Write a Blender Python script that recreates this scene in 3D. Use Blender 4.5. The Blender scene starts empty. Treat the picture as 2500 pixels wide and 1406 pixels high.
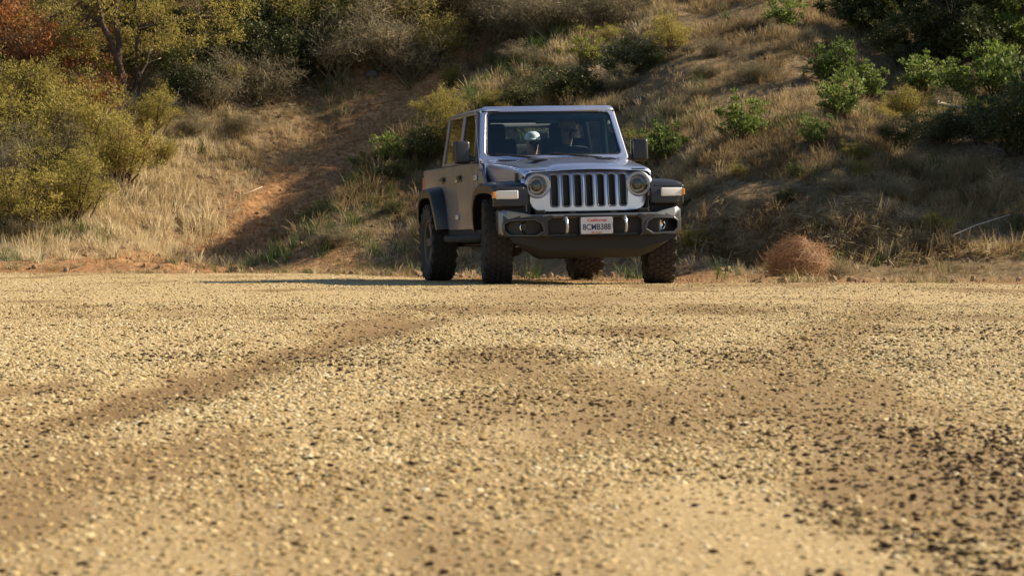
import bpy, bmesh, math, random
import numpy as np
from mathutils import Vector, Matrix, Euler

random.seed(7)
rng = np.random.default_rng(7)
scene = bpy.context.scene
COL = scene.collection

# ------------------------------------------------------------------ camera
FPX = 6590.0            # focal length in photo pixels (2500 wide)
CAM_H = 0.356
HZ = 603.0              # row of the true horizon in the photo
cam_data = bpy.data.cameras.new("camera")
cam_data.lens = FPX / 2500.0 * 36.0
cam_data.sensor_width = 36.0
cam_data.clip_start = 0.1
cam_data.clip_end = 3000.0
cam_data.dof.use_dof = True
cam_data.dof.focus_distance = 20.0
cam_data.dof.aperture_fstop = 15.0
cam = bpy.data.objects.new("camera", cam_data)
COL.objects.link(cam)
PITCH = math.atan((703.0 - HZ) / FPX)
cam.location = (0.0, 0.0, CAM_H)
cam.rotation_euler = (math.radians(90) - PITCH, 0.0, 0.0)
scene.camera = cam

# ------------------------------------------------------------------ light
SUN_EL = math.radians(32.0)
SUN_AZ = math.radians(14.0)      # angle of the sun's bearing from +X towards +Y
world = bpy.data.worlds.new("World")
scene.world = world
world.use_nodes = True
wn = world.node_tree.nodes
wl = world.node_tree.links
wn.clear()
sky = wn.new("ShaderNodeTexSky")
sky.sky_type = 'NISHITA'
sky.sun_disc = False
sky.sun_elevation = SUN_EL
sky.sun_rotation = math.radians(90.0) - SUN_AZ
sky.air_density = 1.0
sky.dust_density = 0.25
sky.ozone_density = 2.0
bg = wn.new("ShaderNodeBackground")
bg.inputs["Strength"].default_value = 0.068
wo = wn.new("ShaderNodeOutputWorld")
wl.new(sky.outputs[0], bg.inputs[0])
wl.new(bg.outputs[0], wo.inputs[0])

sun_data = bpy.data.lights.new("sun", 'SUN')
sun_data.energy = 5.0
sun_data.angle = math.radians(0.6)
sun_data.color = (1.0, 0.85, 0.64)
sun = bpy.data.objects.new("sun", sun_data)
COL.objects.link(sun)
to_sun = Vector((math.cos(SUN_EL) * math.cos(SUN_AZ), math.cos(SUN_EL) * math.sin(SUN_AZ), math.sin(SUN_EL)))
sun.rotation_euler = to_sun.to_track_quat('Z', 'Y').to_euler()
sun.location = (20, 10, 20)

scene.view_settings.view_transform = 'Standard'
scene.view_settings.look = 'None'
scene.view_settings.exposure = 1.0
scene.view_settings.gamma = 1.0
scene.view_settings.use_curve_mapping = False
scene.render.engine = 'CYCLES'
scene.cycles.max_bounces = 8
scene.cycles.transparent_max_bounces = 16
scene.cycles.use_denoising = True

# ------------------------------------------------------------------ noise
def _hash(ix, iy, seed):
    h = (ix.astype(np.int64) * 374761393 + iy.astype(np.int64) * 668265263 + seed * 1442695041) & 0x7fffffff
    h = ((h ^ (h >> 13)) * 1274126177) & 0x7fffffff
    return ((h ^ (h >> 16)) & 0xffff) / 65535.0

def vnoise(x, y, seed=0):
    x = np.asarray(x, float); y = np.asarray(y, float)
    ix = np.floor(x); iy = np.floor(y)
    fx = x - ix; fy = y - iy
    fx = fx * fx * (3 - 2 * fx); fy = fy * fy * (3 - 2 * fy)
    a = _hash(ix, iy, seed); b = _hash(ix + 1, iy, seed)
    c = _hash(ix, iy + 1, seed); d = _hash(ix + 1, iy + 1, seed)
    return (a * (1 - fx) + b * fx) * (1 - fy) + (c * (1 - fx) + d * fx) * fy

def fbm(x, y, seed=0, octv=4, gain=0.5):
    s = 0.0; a = 1.0; t = 0.0; f = 1.0
    for k in range(octv):
        s = s + a * (vnoise(x * f + 17.3 * k, y * f - 9.1 * k, seed + k) * 2 - 1)
        t += a; a *= gain; f *= 2.03
    return s / t

def sstep(a, b, x):
    t = np.clip((np.asarray(x, float) - a) / (b - a), 0, 1)
    return t * t * (3 - 2 * t)

# ------------------------------------------------------------------ materials
def new_mat(name):
    m = bpy.data.materials.new(name)
    m.use_nodes = True
    nt = m.node_tree
    nt.nodes.clear()
    out = nt.nodes.new("ShaderNodeOutputMaterial")
    return m, nt, out

def N(nt, typ, **kw):
    n = nt.nodes.new(typ)
    for k, v in kw.items():
        if k.startswith("i_"):
            key = k[2:]
            key = int(key) if key.isdigit() else key.replace("_", " ")
            n.inputs[key].default_value = v
        else:
            setattr(n, k, v)
    return n

def ramp(nt, stops, fac):
    r = nt.nodes.new("ShaderNodeValToRGB")
    els = r.color_ramp.elements
    while len(els) < len(stops):
        els.new(0.5)
    for e, (p, c) in zip(els, stops):
        e.position = p
        e.color = (*c, 1.0) if len(c) == 3 else c
    nt.links.new(fac, r.inputs[0])
    return r.outputs[0]

def noise_tex(nt, scale, detail=4.0, rough=0.55, coords=None, dim='3D'):
    n = nt.nodes.new("ShaderNodeTexNoise")
    n.noise_dimensions = dim
    n.inputs["Scale"].default_value = scale
    n.inputs["Detail"].default_value = detail
    n.inputs["Roughness"].default_value = rough
    if coords is not None:
        nt.links.new(coords, n.inputs["Vector"])
    return n

def math_n(nt, op, a, b=None, clamp=False):
    n = nt.nodes.new("ShaderNodeMath")
    n.operation = op
    n.use_clamp = clamp
    for i, v in enumerate((a, b)):
        if v is None:
            continue
        if isinstance(v, (int, float)):
            n.inputs[i].default_value = v
        else:
            nt.links.new(v, n.inputs[i])
    return n.outputs[0]

def mix_c(nt, fac, a, b, blend='MIX'):
    n = nt.nodes.new("ShaderNodeMix")
    n.data_type = 'RGBA'
    n.blend_type = blend
    for i, v in ((0, fac), (6, a), (7, b)):
        if isinstance(v, (int, float)):
            n.inputs[i].default_value = v
        elif isinstance(v, tuple):
            n.inputs[i].default_value = (*v, 1.0)
        else:
            nt.links.new(v, n.inputs[i])
    return n.outputs[2]

def simple_mat(name, col, rough=0.6, metal=0.0, coat=0.0, spec=0.5, dirt=0.0, dirt_col=(0.23, 0.16, 0.09), bump=0.0, emis=None, nscale=6.0):
    m, nt, out = new_mat(name)
    p = nt.nodes.new("ShaderNodeBsdfPrincipled")
    tc = nt.nodes.new("ShaderNodeTexCoord").outputs["Object"]
    nz = noise_tex(nt, nscale, 5, 0.6, tc)
    base = mix_c(nt, nz.outputs[0], tuple(c * 0.82 for c in col), tuple(min(1, c * 1.12) for c in col))
    if dirt > 0:
        nd = noise_tex(nt, nscale * 0.6, 6, 0.7, tc)
        f = math_n(nt, 'MULTIPLY', math_n(nt, 'MULTIPLY_ADD', nd.outputs[0], 2.2, True), 1.0)
        f2 = nt.nodes.new("ShaderNodeMapRange")
        f2.inputs[1].default_value = 0.35; f2.inputs[2].default_value = 0.75
        f2.inputs[3].default_value = dirt * 0.35; f2.inputs[4].default_value = dirt
        nt.links.new(nd.outputs[0], f2.inputs[0])
        base = mix_c(nt, f2.outputs[0], base, dirt_col)
        rr = nt.nodes.new("ShaderNodeMapRange")
        rr.inputs[3].default_value = rough; rr.inputs[4].default_value = 0.9
        nt.links.new(f2.outputs[0], rr.inputs[0])
        nt.links.new(rr.outputs[0], p.inputs["Roughness"])
    else:
        p.inputs["Roughness"].default_value = rough
    nt.links.new(base, p.inputs["Base Color"])
    p.inputs["Metallic"].default_value = metal
    p.inputs["Specular IOR Level"].default_value = spec
    p.inputs["Coat Weight"].default_value = coat
    p.inputs["Coat Roughness"].default_value = 0.08
    if bump > 0:
        nb = noise_tex(nt, nscale * 12, 4, 0.6, tc)
        b = nt.nodes.new("ShaderNodeBump")
        b.inputs["Strength"].default_value = bump
        b.inputs["Distance"].default_value = 0.01
        nt.links.new(nb.outputs[0], b.inputs["Height"])
        nt.links.new(b.outputs[0], p.inputs["Normal"])
    if emis:
        p.inputs["Emission Color"].default_value = (*emis[0], 1)
        p.inputs["Emission Strength"].default_value = emis[1]
    nt.links.new(p.outputs[0], out.inputs[0])
    return m

def leaf_mat(name, stops, rough=0.55, trans=0.35, spec=0.3, attr=None, cl=1.4):
    """foliage: colour by leaf (random per island) and by clump (noise), thin and translucent"""
    m, nt, out = new_mat(name)
    geo = nt.nodes.new("ShaderNodeNewGeometry")
    tc = nt.nodes.new("ShaderNodeTexCoord").outputs["Object"]
    nz = noise_tex(nt, cl, 3, 0.6, tc)
    if attr:
        at = nt.nodes.new("ShaderNodeAttribute"); at.attribute_type = 'INSTANCER'; at.attribute_name = attr
        mixv = math_n(nt, 'ADD', math_n(nt, 'MULTIPLY', geo.outputs["Random Per Island"], 0.25), math_n(nt, 'MULTIPLY', at.outputs["Fac"], 0.75))
    else:
        oi = nt.nodes.new("ShaderNodeObjectInfo")
        a = math_n(nt, 'MULTIPLY', geo.outputs["Random Per Island"], 0.42)
        b = math_n(nt, 'MULTIPLY', nz.outputs[0], 0.42)
        mixv = math_n(nt, 'ADD', math_n(nt, 'ADD', a, b), math_n(nt, 'MULTIPLY', oi.outputs["Random"], 0.30), True)
    col = ramp(nt, stops, mixv)
    p = nt.nodes.new("ShaderNodeBsdfPrincipled")
    p.inputs["Roughness"].default_value = rough
    p.inputs["Specular IOR Level"].default_value = spec
    nt.links.new(col, p.inputs["Base Color"])
    t = nt.nodes.new("ShaderNodeBsdfTranslucent")
    nt.links.new(col, t.inputs["Color"])
    mx = nt.nodes.new("ShaderNodeMixShader")
    mx.inputs[0].default_value = trans
    nt.links.new(p.outputs[0], mx.inputs[1]); nt.links.new(t.outputs[0], mx.inputs[2])
    nt.links.new(mx.outputs[0], out.inputs[0])
    return m

M = {}
# --- gravel road
def road_material():
    m, nt, out = new_mat("gravel_road")
    p = nt.nodes.new("ShaderNodeBsdfPrincipled")
    tc = nt.nodes.new("ShaderNodeTexCoord").outputs["Object"]
    big = noise_tex(nt, 0.35, 4, 0.6, tc)
    mid = noise_tex(nt, 3.5, 5, 0.65, tc)
    fine = noise_tex(nt, 60, 5, 0.7, tc)
    at = nt.nodes.new("ShaderNodeAttribute"); at.attribute_name = "soil"
    c = ramp(nt, [(0.30, (0.28, 0.20, 0.088)), (0.55, (0.43, 0.32, 0.15)), (0.75, (0.57, 0.445, 0.23))], fine.outputs[0])
    c = mix_c(nt, math_n(nt, 'MULTIPLY', mid.outputs[0], 0.5), c, (0.50, 0.35, 0.165))
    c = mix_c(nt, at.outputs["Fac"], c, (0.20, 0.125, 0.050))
    # small pebbles as cells: pale tops, dark gaps (real colour of grit between them)
    v = nt.nodes.new("ShaderNodeTexVoronoi"); v.inputs["Scale"].default_value = 75
    nt.links.new(tc, v.inputs["Vector"])
    sep = nt.nodes.new("ShaderNodeSeparateColor"); nt.links.new(v.outputs["Color"], sep.inputs[0])
    peb = ramp(nt, [(0.0, (0.60, 0.47, 0.28)), (0.5, (0.72, 0.58, 0.34)), (0.86, (0.45, 0.32, 0.18)), (0.93, (0.09, 0.075, 0.06)), (1.0, (0.12, 0.09, 0.07))], sep.outputs[0])
    mr = nt.nodes.new("ShaderNodeMapRange")
    mr.inputs[1].default_value = 0.42; mr.inputs[2].default_value = 0.30
    nt.links.new(v.outputs["Distance"], mr.inputs[0])
    keep = math_n(nt, 'GREATER_THAN', sep.outputs[1], 0.35)
    keep = math_n(nt, 'MULTIPLY', keep, math_n(nt, 'SUBTRACT', 1.0, at.outputs["Fac"], True))
    f = math_n(nt, 'MULTIPLY', mr.outputs[0], keep)
    c = mix_c(nt, f, c, peb)
    nt.links.new(c, p.inputs["Base Color"])
    p.inputs["Roughness"].default_value = 0.85
    p.inputs["Specular IOR Level"].default_value = 0.25
    h = math_n(nt, 'ADD', math_n(nt, 'MULTIPLY', f, 0.6), math_n(nt, 'MULTIPLY', fine.outputs[0], 0.5))
    b = nt.nodes.new("ShaderNodeBump"); b.inputs["Strength"].default_value = 0.8; b.inputs["Distance"].default_value = 0.008
    nt.links.new(h, b.inputs["Height"]); nt.links.new(b.outputs[0], p.inputs["Normal"])
    nt.links.new(p.outputs[0], out.inputs[0])
    return m

def pebble_material():
    m, nt, out = new_mat("pebble")
    p = nt.nodes.new("ShaderNodeBsdfPrincipled")
    at = nt.nodes.new("ShaderNodeAttribute"); at.attribute_type = 'INSTANCER'; at.attribute_name = "tint"
    tc = nt.nodes.new("ShaderNodeTexCoord").outputs["Object"]
    nz = noise_tex(nt, 3.0, 3, 0.6, tc)
    c = ramp(nt, [(0.0, (0.020, 0.012, 0.008)), (0.085, (0.050, 0.028, 0.016)), (0.11, (0.30, 0.20, 0.085)), (0.4, (0.46, 0.345, 0.165)), (0.75, (0.62, 0.505, 0.28)), (1.0, (0.78, 0.70, 0.50))], at.outputs["Fac"])
    c = mix_c(nt, math_n(nt, 'MULTIPLY', nz.outputs[0], 0.35), c, (0.45, 0.31, 0.15), 'MULTIPLY')
    nt.links.new(c, p.inputs["Base Color"])
    p.inputs["Roughness"].default_value = 0.9
    p.inputs["Specular IOR Level"].default_value = 0.12
    nt.links.new(p.outputs[0], out.inputs[0])
    return m

def hill_material():
    m, nt, out = new_mat("hillside_soil")
    p = nt.nodes.new("ShaderNodeBsdfPrincipled")
    tc = nt.nodes.new("ShaderNodeTexCoord").outputs["Object"]
    at = nt.nodes.new("ShaderNodeAttribute"); at.attribute_name = "soil"
    a = noise_tex(nt, 2.2, 6, 0.65, tc)
    b_ = noise_tex(nt, 14, 6, 0.7, tc)
    red = ramp(nt, [(0.3, (0.15, 0.068, 0.028)), (0.48, (0.31, 0.158, 0.068)), (0.68, (0.52, 0.32, 0.155))], b_.outputs[0])
    dry = ramp(nt, [(0.3, (0.075, 0.052, 0.028)), (0.5, (0.16, 0.115, 0.062)), (0.72, (0.30, 0.23, 0.13))], b_.outputs[0])
    f = math_n(nt, 'ADD', at.outputs["Fac"], math_n(nt, 'MULTIPLY', math_n(nt, 'SUBTRACT', a.outputs[0], 0.5), 0.8), True)
    c = mix_c(nt, f, dry, red)
    nt.links.new(c, p.inputs["Base Color"])
    p.inputs["Roughness"].default_value = 0.95
    p.inputs["Specular IOR Level"].default_value = 0.1
    b = nt.nodes.new("ShaderNodeBump"); b.inputs["Strength"].default_value = 0.7; b.inputs["Distance"].default_value = 0.05
    nt.links.new(b_.outputs[0], b.inputs["Height"]); nt.links.new(b.outputs[0], p.inputs["Normal"])
    nt.links.new(p.outputs[0], out.inputs[0])
    return m

M['road'] = road_material()
M['pebble'] = pebble_material()
M['hill'] = hill_material()
M['clod'] = simple_mat("dirt_clod", (0.26, 0.165, 0.09), 0.95, bump=0.5, nscale=20)
M['straw'] = leaf_mat("dry_grass", [(0.0, (0.07, 0.055, 0.022)), (0.25, (0.20, 0.135, 0.06)), (0.5, (0.40, 0.29, 0.14)), (0.75, (0.60, 0.48, 0.28)), (1.0, (0.76, 0.67, 0.45))], 0.6, 0.4, attr="tint")
M['greengrass'] = leaf_mat("green_grass", [(0.0, (0.03, 0.055, 0.012)), (0.5, (0.075, 0.12, 0.025)), (1.0, (0.17, 0.20, 0.05))], 0.55, 0.4, attr="tint")
M['olive'] = leaf_mat("olive_leaves", [(0.1, (0.055, 0.047, 0.016)), (0.33, (0.15, 0.13, 0.030)), (0.55, (0.29, 0.25, 0.055)), (0.85, (0.48, 0.38, 0.11))], 0.6, 0.48, spec=0.15)
M['leafy'] = leaf_mat("green_leaves", [(0.1, (0.03, 0.048, 0.012)), (0.40, (0.085, 0.13, 0.025)), (0.7, (0.20, 0.26, 0.05)), (0.95, (0.46, 0.47, 0.19))], 0.55, 0.42, spec=0.25)
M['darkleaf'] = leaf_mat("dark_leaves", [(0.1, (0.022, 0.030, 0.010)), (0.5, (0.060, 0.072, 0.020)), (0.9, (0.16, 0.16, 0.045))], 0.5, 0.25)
M['scrub'] = leaf_mat("grey_twigs", [(0.1, (0.070, 0.058, 0.034)), (0.45, (0.18, 0.15, 0.085)), (0.9, (0.38, 0.32, 0.20))], 0.8, 0.25, spec=0.1)
M['rust'] = leaf_mat("rusty_leaves", [(0.1, (0.09, 0.045, 0.02)), (0.4, (0.24, 0.10, 0.03)), (0.6, (0.36, 0.13, 0.035)), (0.95, (0.38, 0.26, 0.12))], 0.6, 0.35)
M['yellow'] = leaf_mat("yellow_green_leaves", [(0.1, (0.08, 0.09, 0.018)), (0.5, (0.22, 0.24, 0.04)), (0.9, (0.42, 0.40, 0.10))], 0.5, 0.4)
M['tumble'] = leaf_mat("tumbleweed_twigs", [(0.1, (0.13, 0.06, 0.03)), (0.5, (0.30, 0.155, 0.075)), (0.9, (0.50, 0.32, 0.17))], 0.7, 0.3)
M['bark'] = simple_mat("bark", (0.085, 0.05, 0.033), 0.9, bump=0.6, nscale=9)
M['palebark'] = simple_mat("pale_dead_wood", (0.55, 0.47, 0.36), 0.85, bump=0.4, nscale=9)
M['rock'] = simple_mat("rock", (0.10, 0.085, 0.07), 0.9, bump=0.8, nscale=7)

# ------------------------------------------------------------------ object helpers
def obj(name, mesh, parent=None, mat=None):
    o = bpy.data.objects.new(name, mesh)
    COL.objects.link(o)
    if parent is not None:
        o.parent = parent
    if mat is not None and mesh is not None and not mesh.materials:
        mesh.materials.append(mat)
    return o

def thing(name, label, cat, loc=(0, 0, 0), rz=0.0, group=None, scale=1.0):
    o = bpy.data.objects.new(name, None)
    o.empty_display_size = 0.2
    COL.objects.link(o)
    o.location = loc
    o.rotation_euler = (0, 0, rz)
    o.scale = (scale, scale, scale) if isinstance(scale, (int, float)) else scale
    o["label"] = label; o["category"] = cat
    if group: o["group"] = group
    return o

def tag(o, label=None, cat=None, group=None, kind=None):
    if label: o["label"] = label
    if cat: o["category"] = cat
    if group: o["group"] = group
    if kind: o["kind"] = kind
    return o

def np_mesh(name, V, F, mat=None, smooth=False):
    """V (n,3), F (m,3) or (m,4) numpy"""
    me = bpy.data.meshes.new(name)
    V = np.asarray(V, np.float32); F = np.asarray(F, np.int32)
    k = F.shape[1]
    me.vertices.add(len(V)); me.vertices.foreach_set("co", V.ravel())
    me.loops.add(F.size); me.loops.foreach_set("vertex_index", F.ravel())
    me.polygons.add(len(F))
    me.polygons.foreach_set("loop_start", np.arange(len(F), dtype=np.int32) * k)
    if smooth:
        me.polygons.foreach_set("use_smooth", np.ones(len(F), bool))
    me.update(calc_edges=True)
    if mat: me.materials.append(mat)
    return me

# ------------------------------------------------------------------ terrain
def road_edge(X):
    return np.interp(X, [-60, -20, -7.2, -3.2, -1.9, -0.9, 0.0, 0.7, 2.0, 5.0, 20, 60],
                        [39, 38.5, 37.6, 36.6, 34.6, 31.2, 28.7, 27.5, 27.1, 27.0, 26.5, 26])

def edge_wobble(X):
    return 0.34 * fbm(np.asarray(X, float) * 0.9, np.asarray(X, float) * 0, 4, 4)

def hill_base(X):
    return np.interp(X, [-60, -20, -7.2, -3.6, -1.6, 0.0, 1.2, 2.2, 3.5, 8.0, 20, 60],
                        [39.4, 39, 38.1, 37.7, 37.0, 34.6, 31.6, 29.8, 28.9, 28.0, 27.6, 27])

def hslope(X, Y):
    X = np.asarray(X, float); Y = np.asarray(Y, float)
    t = Y - hill_base(X)
    tp = np.maximum(t, 0)
    # soft toe, then a steady slope that eases far up
    s = 0.44 - 0.17 * sstep(-3.5, 3.0, X)
    h = s * (tp * tp / (tp + 0.9)) + 0.22 * np.maximum(Y - 46.0, 0) * sstep(46, 50, Y)
    h = np.where(Y > 62, h - 0.22 * (Y - 62), h)
    # cut bank beside the road on the right
    b = sstep(1.6, 2.8, X) * (1 - sstep(4.0, 5.6, X))
    lift = 0.62 * sstep(1.8, 2.8, t + 0.25 * fbm(X * 1.3, Y * 0.6, 5, 3)) - 0.18 * sstep(0.3, 2.2, t)
    h = h + b * lift
    # low spoil berm along the left road edge
    h = h + 0.13 * sstep(-4.0, -5.2, -X * -1) * np.exp(-((t - 0.15) / 0.45) ** 2)
    return h

TRACK = None
def track_dist(X, Y):
    """signed distance to the gully line: positive on its right (viewer's lower right)"""
    P = TRACK
    best = np.full(np.shape(X), 1e9); sg = np.zeros(np.shape(X)); al = np.zeros(np.shape(X))
    L = 0.0
    for (x0, y0), (x1, y1) in zip(P[:-1], P[1:]):
        dx, dy = x1 - x0, y1 - y0
        l2 = dx * dx + dy * dy; l = math.sqrt(l2)
        t = np.clip(((X - x0) * dx + (Y - y0) * dy) / l2, 0, 1)
        qx = x0 + t * dx; qy = y0 + t * dy
        d = np.hypot(X - qx, Y - qy)
        cr = (X - x0) * dy - (Y - y0) * dx
        m = d < best
        best = np.where(m, d, best); sg = np.where(m, np.sign(cr), sg); al = np.where(m, L + t * l, al)
        L += l
    return best * sg, al / L

def height0(X, Y):
    X = np.asarray(X, float); Y = np.asarray(Y, float)
    h = hslope(X, Y)
    amp = sstep(0.2, 3.0, Y - hill_base(X))
    h = h + amp * (0.28 * fbm(X * 0.32, Y * 0.32, 11, 3) + 0.07 * fbm(X * 1.6, Y * 1.6, 31, 4))
    flat = 1 - 0.8 * (1 - sstep(1.8, 2.6, np.abs(X - 0.4))) * (1 - sstep(29.5, 31.0, Y))
    h = h + flat * (0.012 + 0.02 * sstep(-0.6, 0.6, Y - hill_base(X))) * fbm(X * 5.5, Y * 5.5, 41, 4)
    return h

def ray_hit(px, py, hf, y0=26.0, y1=75.0, step=0.04):
    ys = np.arange(y0, y1, step)
    xs = (px - 1250.0) / FPX * ys
    zs = CAM_H + (HZ - py) / FPX * ys
    hs = hf(xs, ys)
    k = np.nonzero(hs >= zs)[0]
    i = k[0] if len(k) else len(ys) - 1
    return float(xs[i]), float(ys[i]), float(hs[i])

TRACK = [ray_hit(px, py, hslope)[:2] for px, py in
         [(250, 655), (420, 615), (520, 560), (600, 490), (690, 420), (800, 335), (910, 265), (1020, 205), (1090, 150)]]
TRACK[0] = (TRACK[0][0], 36.9)
TRACK.insert(0, (TRACK[0][0] - 1.6, 36.5))

def gully(X, Y):
    d, a = track_dist(X, Y)
    dep = 1.05 * sstep(0.24, 0.55, a) * (1 - 0.75 * sstep(0.80, 1.0, a))
    prof = np.where(d > 0, 1 - sstep(0.80, 1.95, d), 1 - sstep(0.6, 3.2, -d))
    return dep * prof, d, a

def height(X, Y):
    g, d, a = gully(X, Y)
    # raised lip on the near (right) bank
    lip = 0.34 * np.exp(-((d - 2.0) / 0.7) ** 2) * sstep(0.25, 0.5, a) * (d > 0)
    rut = 0.10 * fbm(X * 2.6, Y * 2.2, 47, 3) * (1 - sstep(0.9, 1.6, np.abs(d))) * sstep(0.1, 0.3, a)
    return height0(X, Y) - g + lip + rut

def pix(px, py):
    return ray_hit(px, py, height)

def grid_mesh(name, xs, ys, hf, mat):
    X, Y = np.meshgrid(xs, ys)
    Z = hf(X, Y)
    V = np.stack([X.ravel(), Y.ravel(), Z.ravel()], 1)
    nx, ny = len(xs), len(ys)
    i = np.arange(nx - 1)[None, :] + np.arange(ny - 1)[:, None] * nx
    F = np.stack([i, i + 1, i + 1 + nx, i + nx], -1).reshape(-1, 4)
    me = np_mesh(name, V, F, mat, True)
    return me, X, Y, Z

def graded(stops):
    out = [stops[0][0]]
    for (a, sa), (b, sb) in zip(stops[:-1], stops[1:]):
        x = out[-1]
        while x < b - 1e-6:
            t = (x - a) / (b - a)
            x = x + sa + (sb - sa) * t
            out.append(min(x, b))
    return np.array(out)

def soil_mask(X, Y):
    """1 = bare red-brown earth, 0 = dry littered soil"""
    g, d, a = gully(X, Y)
    t = Y - hill_base(X)
    n = fbm(X * 1.1, Y * 1.1, 77, 4)
    tr = 1 - sstep(0.75, 1.45, np.abs(d + 0.25) + 0.6 * n)
    tr = np.maximum(tr, (1 - sstep(1.4, 2.3, np.abs(d) + 0.4 * n)) * (1 - sstep(0.28, 0.42, a)))
    toe = 0.8 * (1 - sstep(0.4, 1.4, t + 0.8 * n)) * (1 - sstep(2.0, 4.5, X)) 
    toe2 = 0.6 * (1 - sstep(0.1, 0.5, t + 0.3 * n))
    # slumped bare ground above the track
    sl = (1 - sstep(0.9, 2.4, -d + 0.9 * n)) * (d < 0) * sstep(0.35, 0.55, a) * 0.85
    b = sstep(1.8, 2.8, X) * (1 - sstep(5.2, 7.0, X)) * sstep(1.2, 1.7, t) * (1 - sstep(3.0, 3.5, t)) * 0.15
    return np.clip(np.maximum.reduce([tr, toe, toe2, sl, b]), 0, 1)

xs = graded([(-70, 6.0), (-16, 0.6), (-10.5, 0.08), (10.5, 0.08), (16, 0.6), (70, 6.0)])
ys = graded([(25.0, 0.12), (26.5, 0.075), (54.0, 0.11), (64.0, 0.8), (150.0, 6.0)])
def hill_full(X, Y):
    e = road_edge(X)
    z = height(X, Y)
    return np.where(Y < e - 0.35, -0.05, np.where(Y < e, -0.05 + 0.05 * sstep(-0.35, 0, Y - e) + z * sstep(-0.35, 0, Y - e), z))
me, HX, HY, HZZ = grid_mesh("hillside", xs, ys, hill_full, M['hill'])
at = me.attributes.new("soil", 'FLOAT', 'POINT')
at.data.foreach_set("value", soil_mask(HX, HY).ravel().astype(np.float32))
hill = tag(obj("hillside", me), kind="structure")

# far ground sheet to the horizon
gm = np_mesh("ground", [(-1500, -1500, -0.35), (1500, -1500, -0.35), (1500, 1500, -0.35), (-1500, 1500, -0.35)], [(0, 1, 2, 3)], M['hill'])
tag(obj("ground", gm), kind="structure")

# road
def road_h(X, Y):
    h = 0.010 * fbm(X * 1.1, Y * 0.5, 3, 3) + 0.0025 * fbm(X * 9, Y * 9, 8, 3)
    # shallow wheel hollow curving through the gravel
    cx = np.interp(Y, [3, 5.1, 8, 11, 13, 16], [-1.25, -0.98, -0.80, -0.62, -0.45, 0.1])
    h = h - 0.012 * np.exp(-((X - cx) / 0.16) ** 2) * sstep(3.0, 5, Y) * (1 - sstep(13, 16, Y))
    return h - 0.06 * sstep(0.0, 0.35, Y - (road_edge(X) + edge_wobble(X) - 0.2))
def sand_mask(X, Y):
    n = fbm(X * 9, Y * 2.6, 57, 4)
    b = 1 - sstep(0.45, 1.05, np.hypot((X - 0.28) / 0.21, (Y - 3.1) / 1.45) + 0.4 * n)
    c = 0.8 * (1 - sstep(0.45, 1.05, np.hypot((X + 0.40) / 0.13, (Y - 2.8) / 0.7) + 0.4 * n))
    e = 0.6 * (1 - sstep(0.45, 1.05, np.hypot((X + 0.02) / 0.14, (Y - 4.6) / 0.8) + 0.5 * n))
    return np.maximum.reduce([b, c, e])

def road_soil_vignette(X, Y):
    cx = np.interp(Y, [3, 5.1, 8, 11, 13, 16], [-1.25, -0.98, -0.80, -0.62, -0.45, 0.1])
    n = fbm(X * 7, Y * 2.0, 55, 4)
    cx2 = np.interp(Y, [3, 5.0, 8, 12, 18], [-0.35, 0.10, 0.75, 1.5, 2.5])
    a2 = 0.7 * (1 - sstep(0.05, 0.30, np.abs(X - cx2) + 0.20 * n)) * sstep(3.2, 4.5, Y) * (1 - sstep(14, 19, Y))
    a = 1.0 * (1 - sstep(0.05, 0.24, np.abs(X - cx) + 0.14 * n)) * sstep(4.0, 6, Y) * (1 - sstep(12.5, 15, Y))
    b = 1.0 * (1 - sstep(0.3, 1.15, np.hypot((X - 0.27) / 0.20, (Y - 3.2) / 1.25) + 0.5 * n))
    c = 0.8 * (1 - sstep(0.3, 1.15, np.hypot((X + 0.42) / 0.12, (Y - 3.0) / 0.7) + 0.5 * n))
    d = 0.85 * sstep(0.0, 0.38, fbm(X * 1.6, Y * 0.45, 91, 4))
    f = 0.9 * (1 - sstep(0.35, 1.0, np.hypot((X + 0.62) / 0.34, (Y - 12.2) / 2.6) + 0.45 * n))
    g = 0.55 * sstep(0.0, 0.5, fbm(X * 0.5 + 7, Y * 0.22, 14, 3)) * (Y > 14)
    k = 0.5 * (1 - sstep(3.2, 5.2, Y + 1.2 * n))  # near foreground darkened like a lens vignette, put into the soil mask
    e = 0.5 * (1 - sstep(0.0, 0.5, np.abs(Y - 15.5 - 0.8 * X) * 0.9 + 0.6 * n)) * (X < -0.8)
    q = np.clip(np.maximum.reduce([a, a2, d, e, f, g, k]), 0, 1)
    sm = sand_mask(X, Y)
    return q * (1 - 0.6 * sm)
xs = graded([(-70, 6), (-9, 0.25), (-3.2, 0.06), (-1.6, 0.022), (1.6, 0.022), (3.2, 0.06), (9, 0.25), (70, 6)])
ys = graded([(-80, 8), (0, 0.4), (2.2, 0.022), (7, 0.03), (14, 0.07), (27, 0.11), (39.6, 0.11)])
me, RX, RY, RZ = grid_mesh("gravel_road", xs, ys, road_h, M['road'])
at = me.attributes.new("soil", 'FLOAT', 'POINT')
at.data.foreach_set("value", road_soil_vignette(RX, RY).ravel().astype(np.float32))
road = tag(obj("gravel_road", me), kind="structure")
# drop road faces that lie beyond the edge
bm = bmesh.new(); bm.from_mesh(me)
e_ = [v for v in bm.verts if v.co.y > float(road_edge(v.co.x)) + 0.45]
bmesh.ops.delete(bm, geom=e_, context='VERTS'); bm.to_mesh(me); bm.free()

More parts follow.
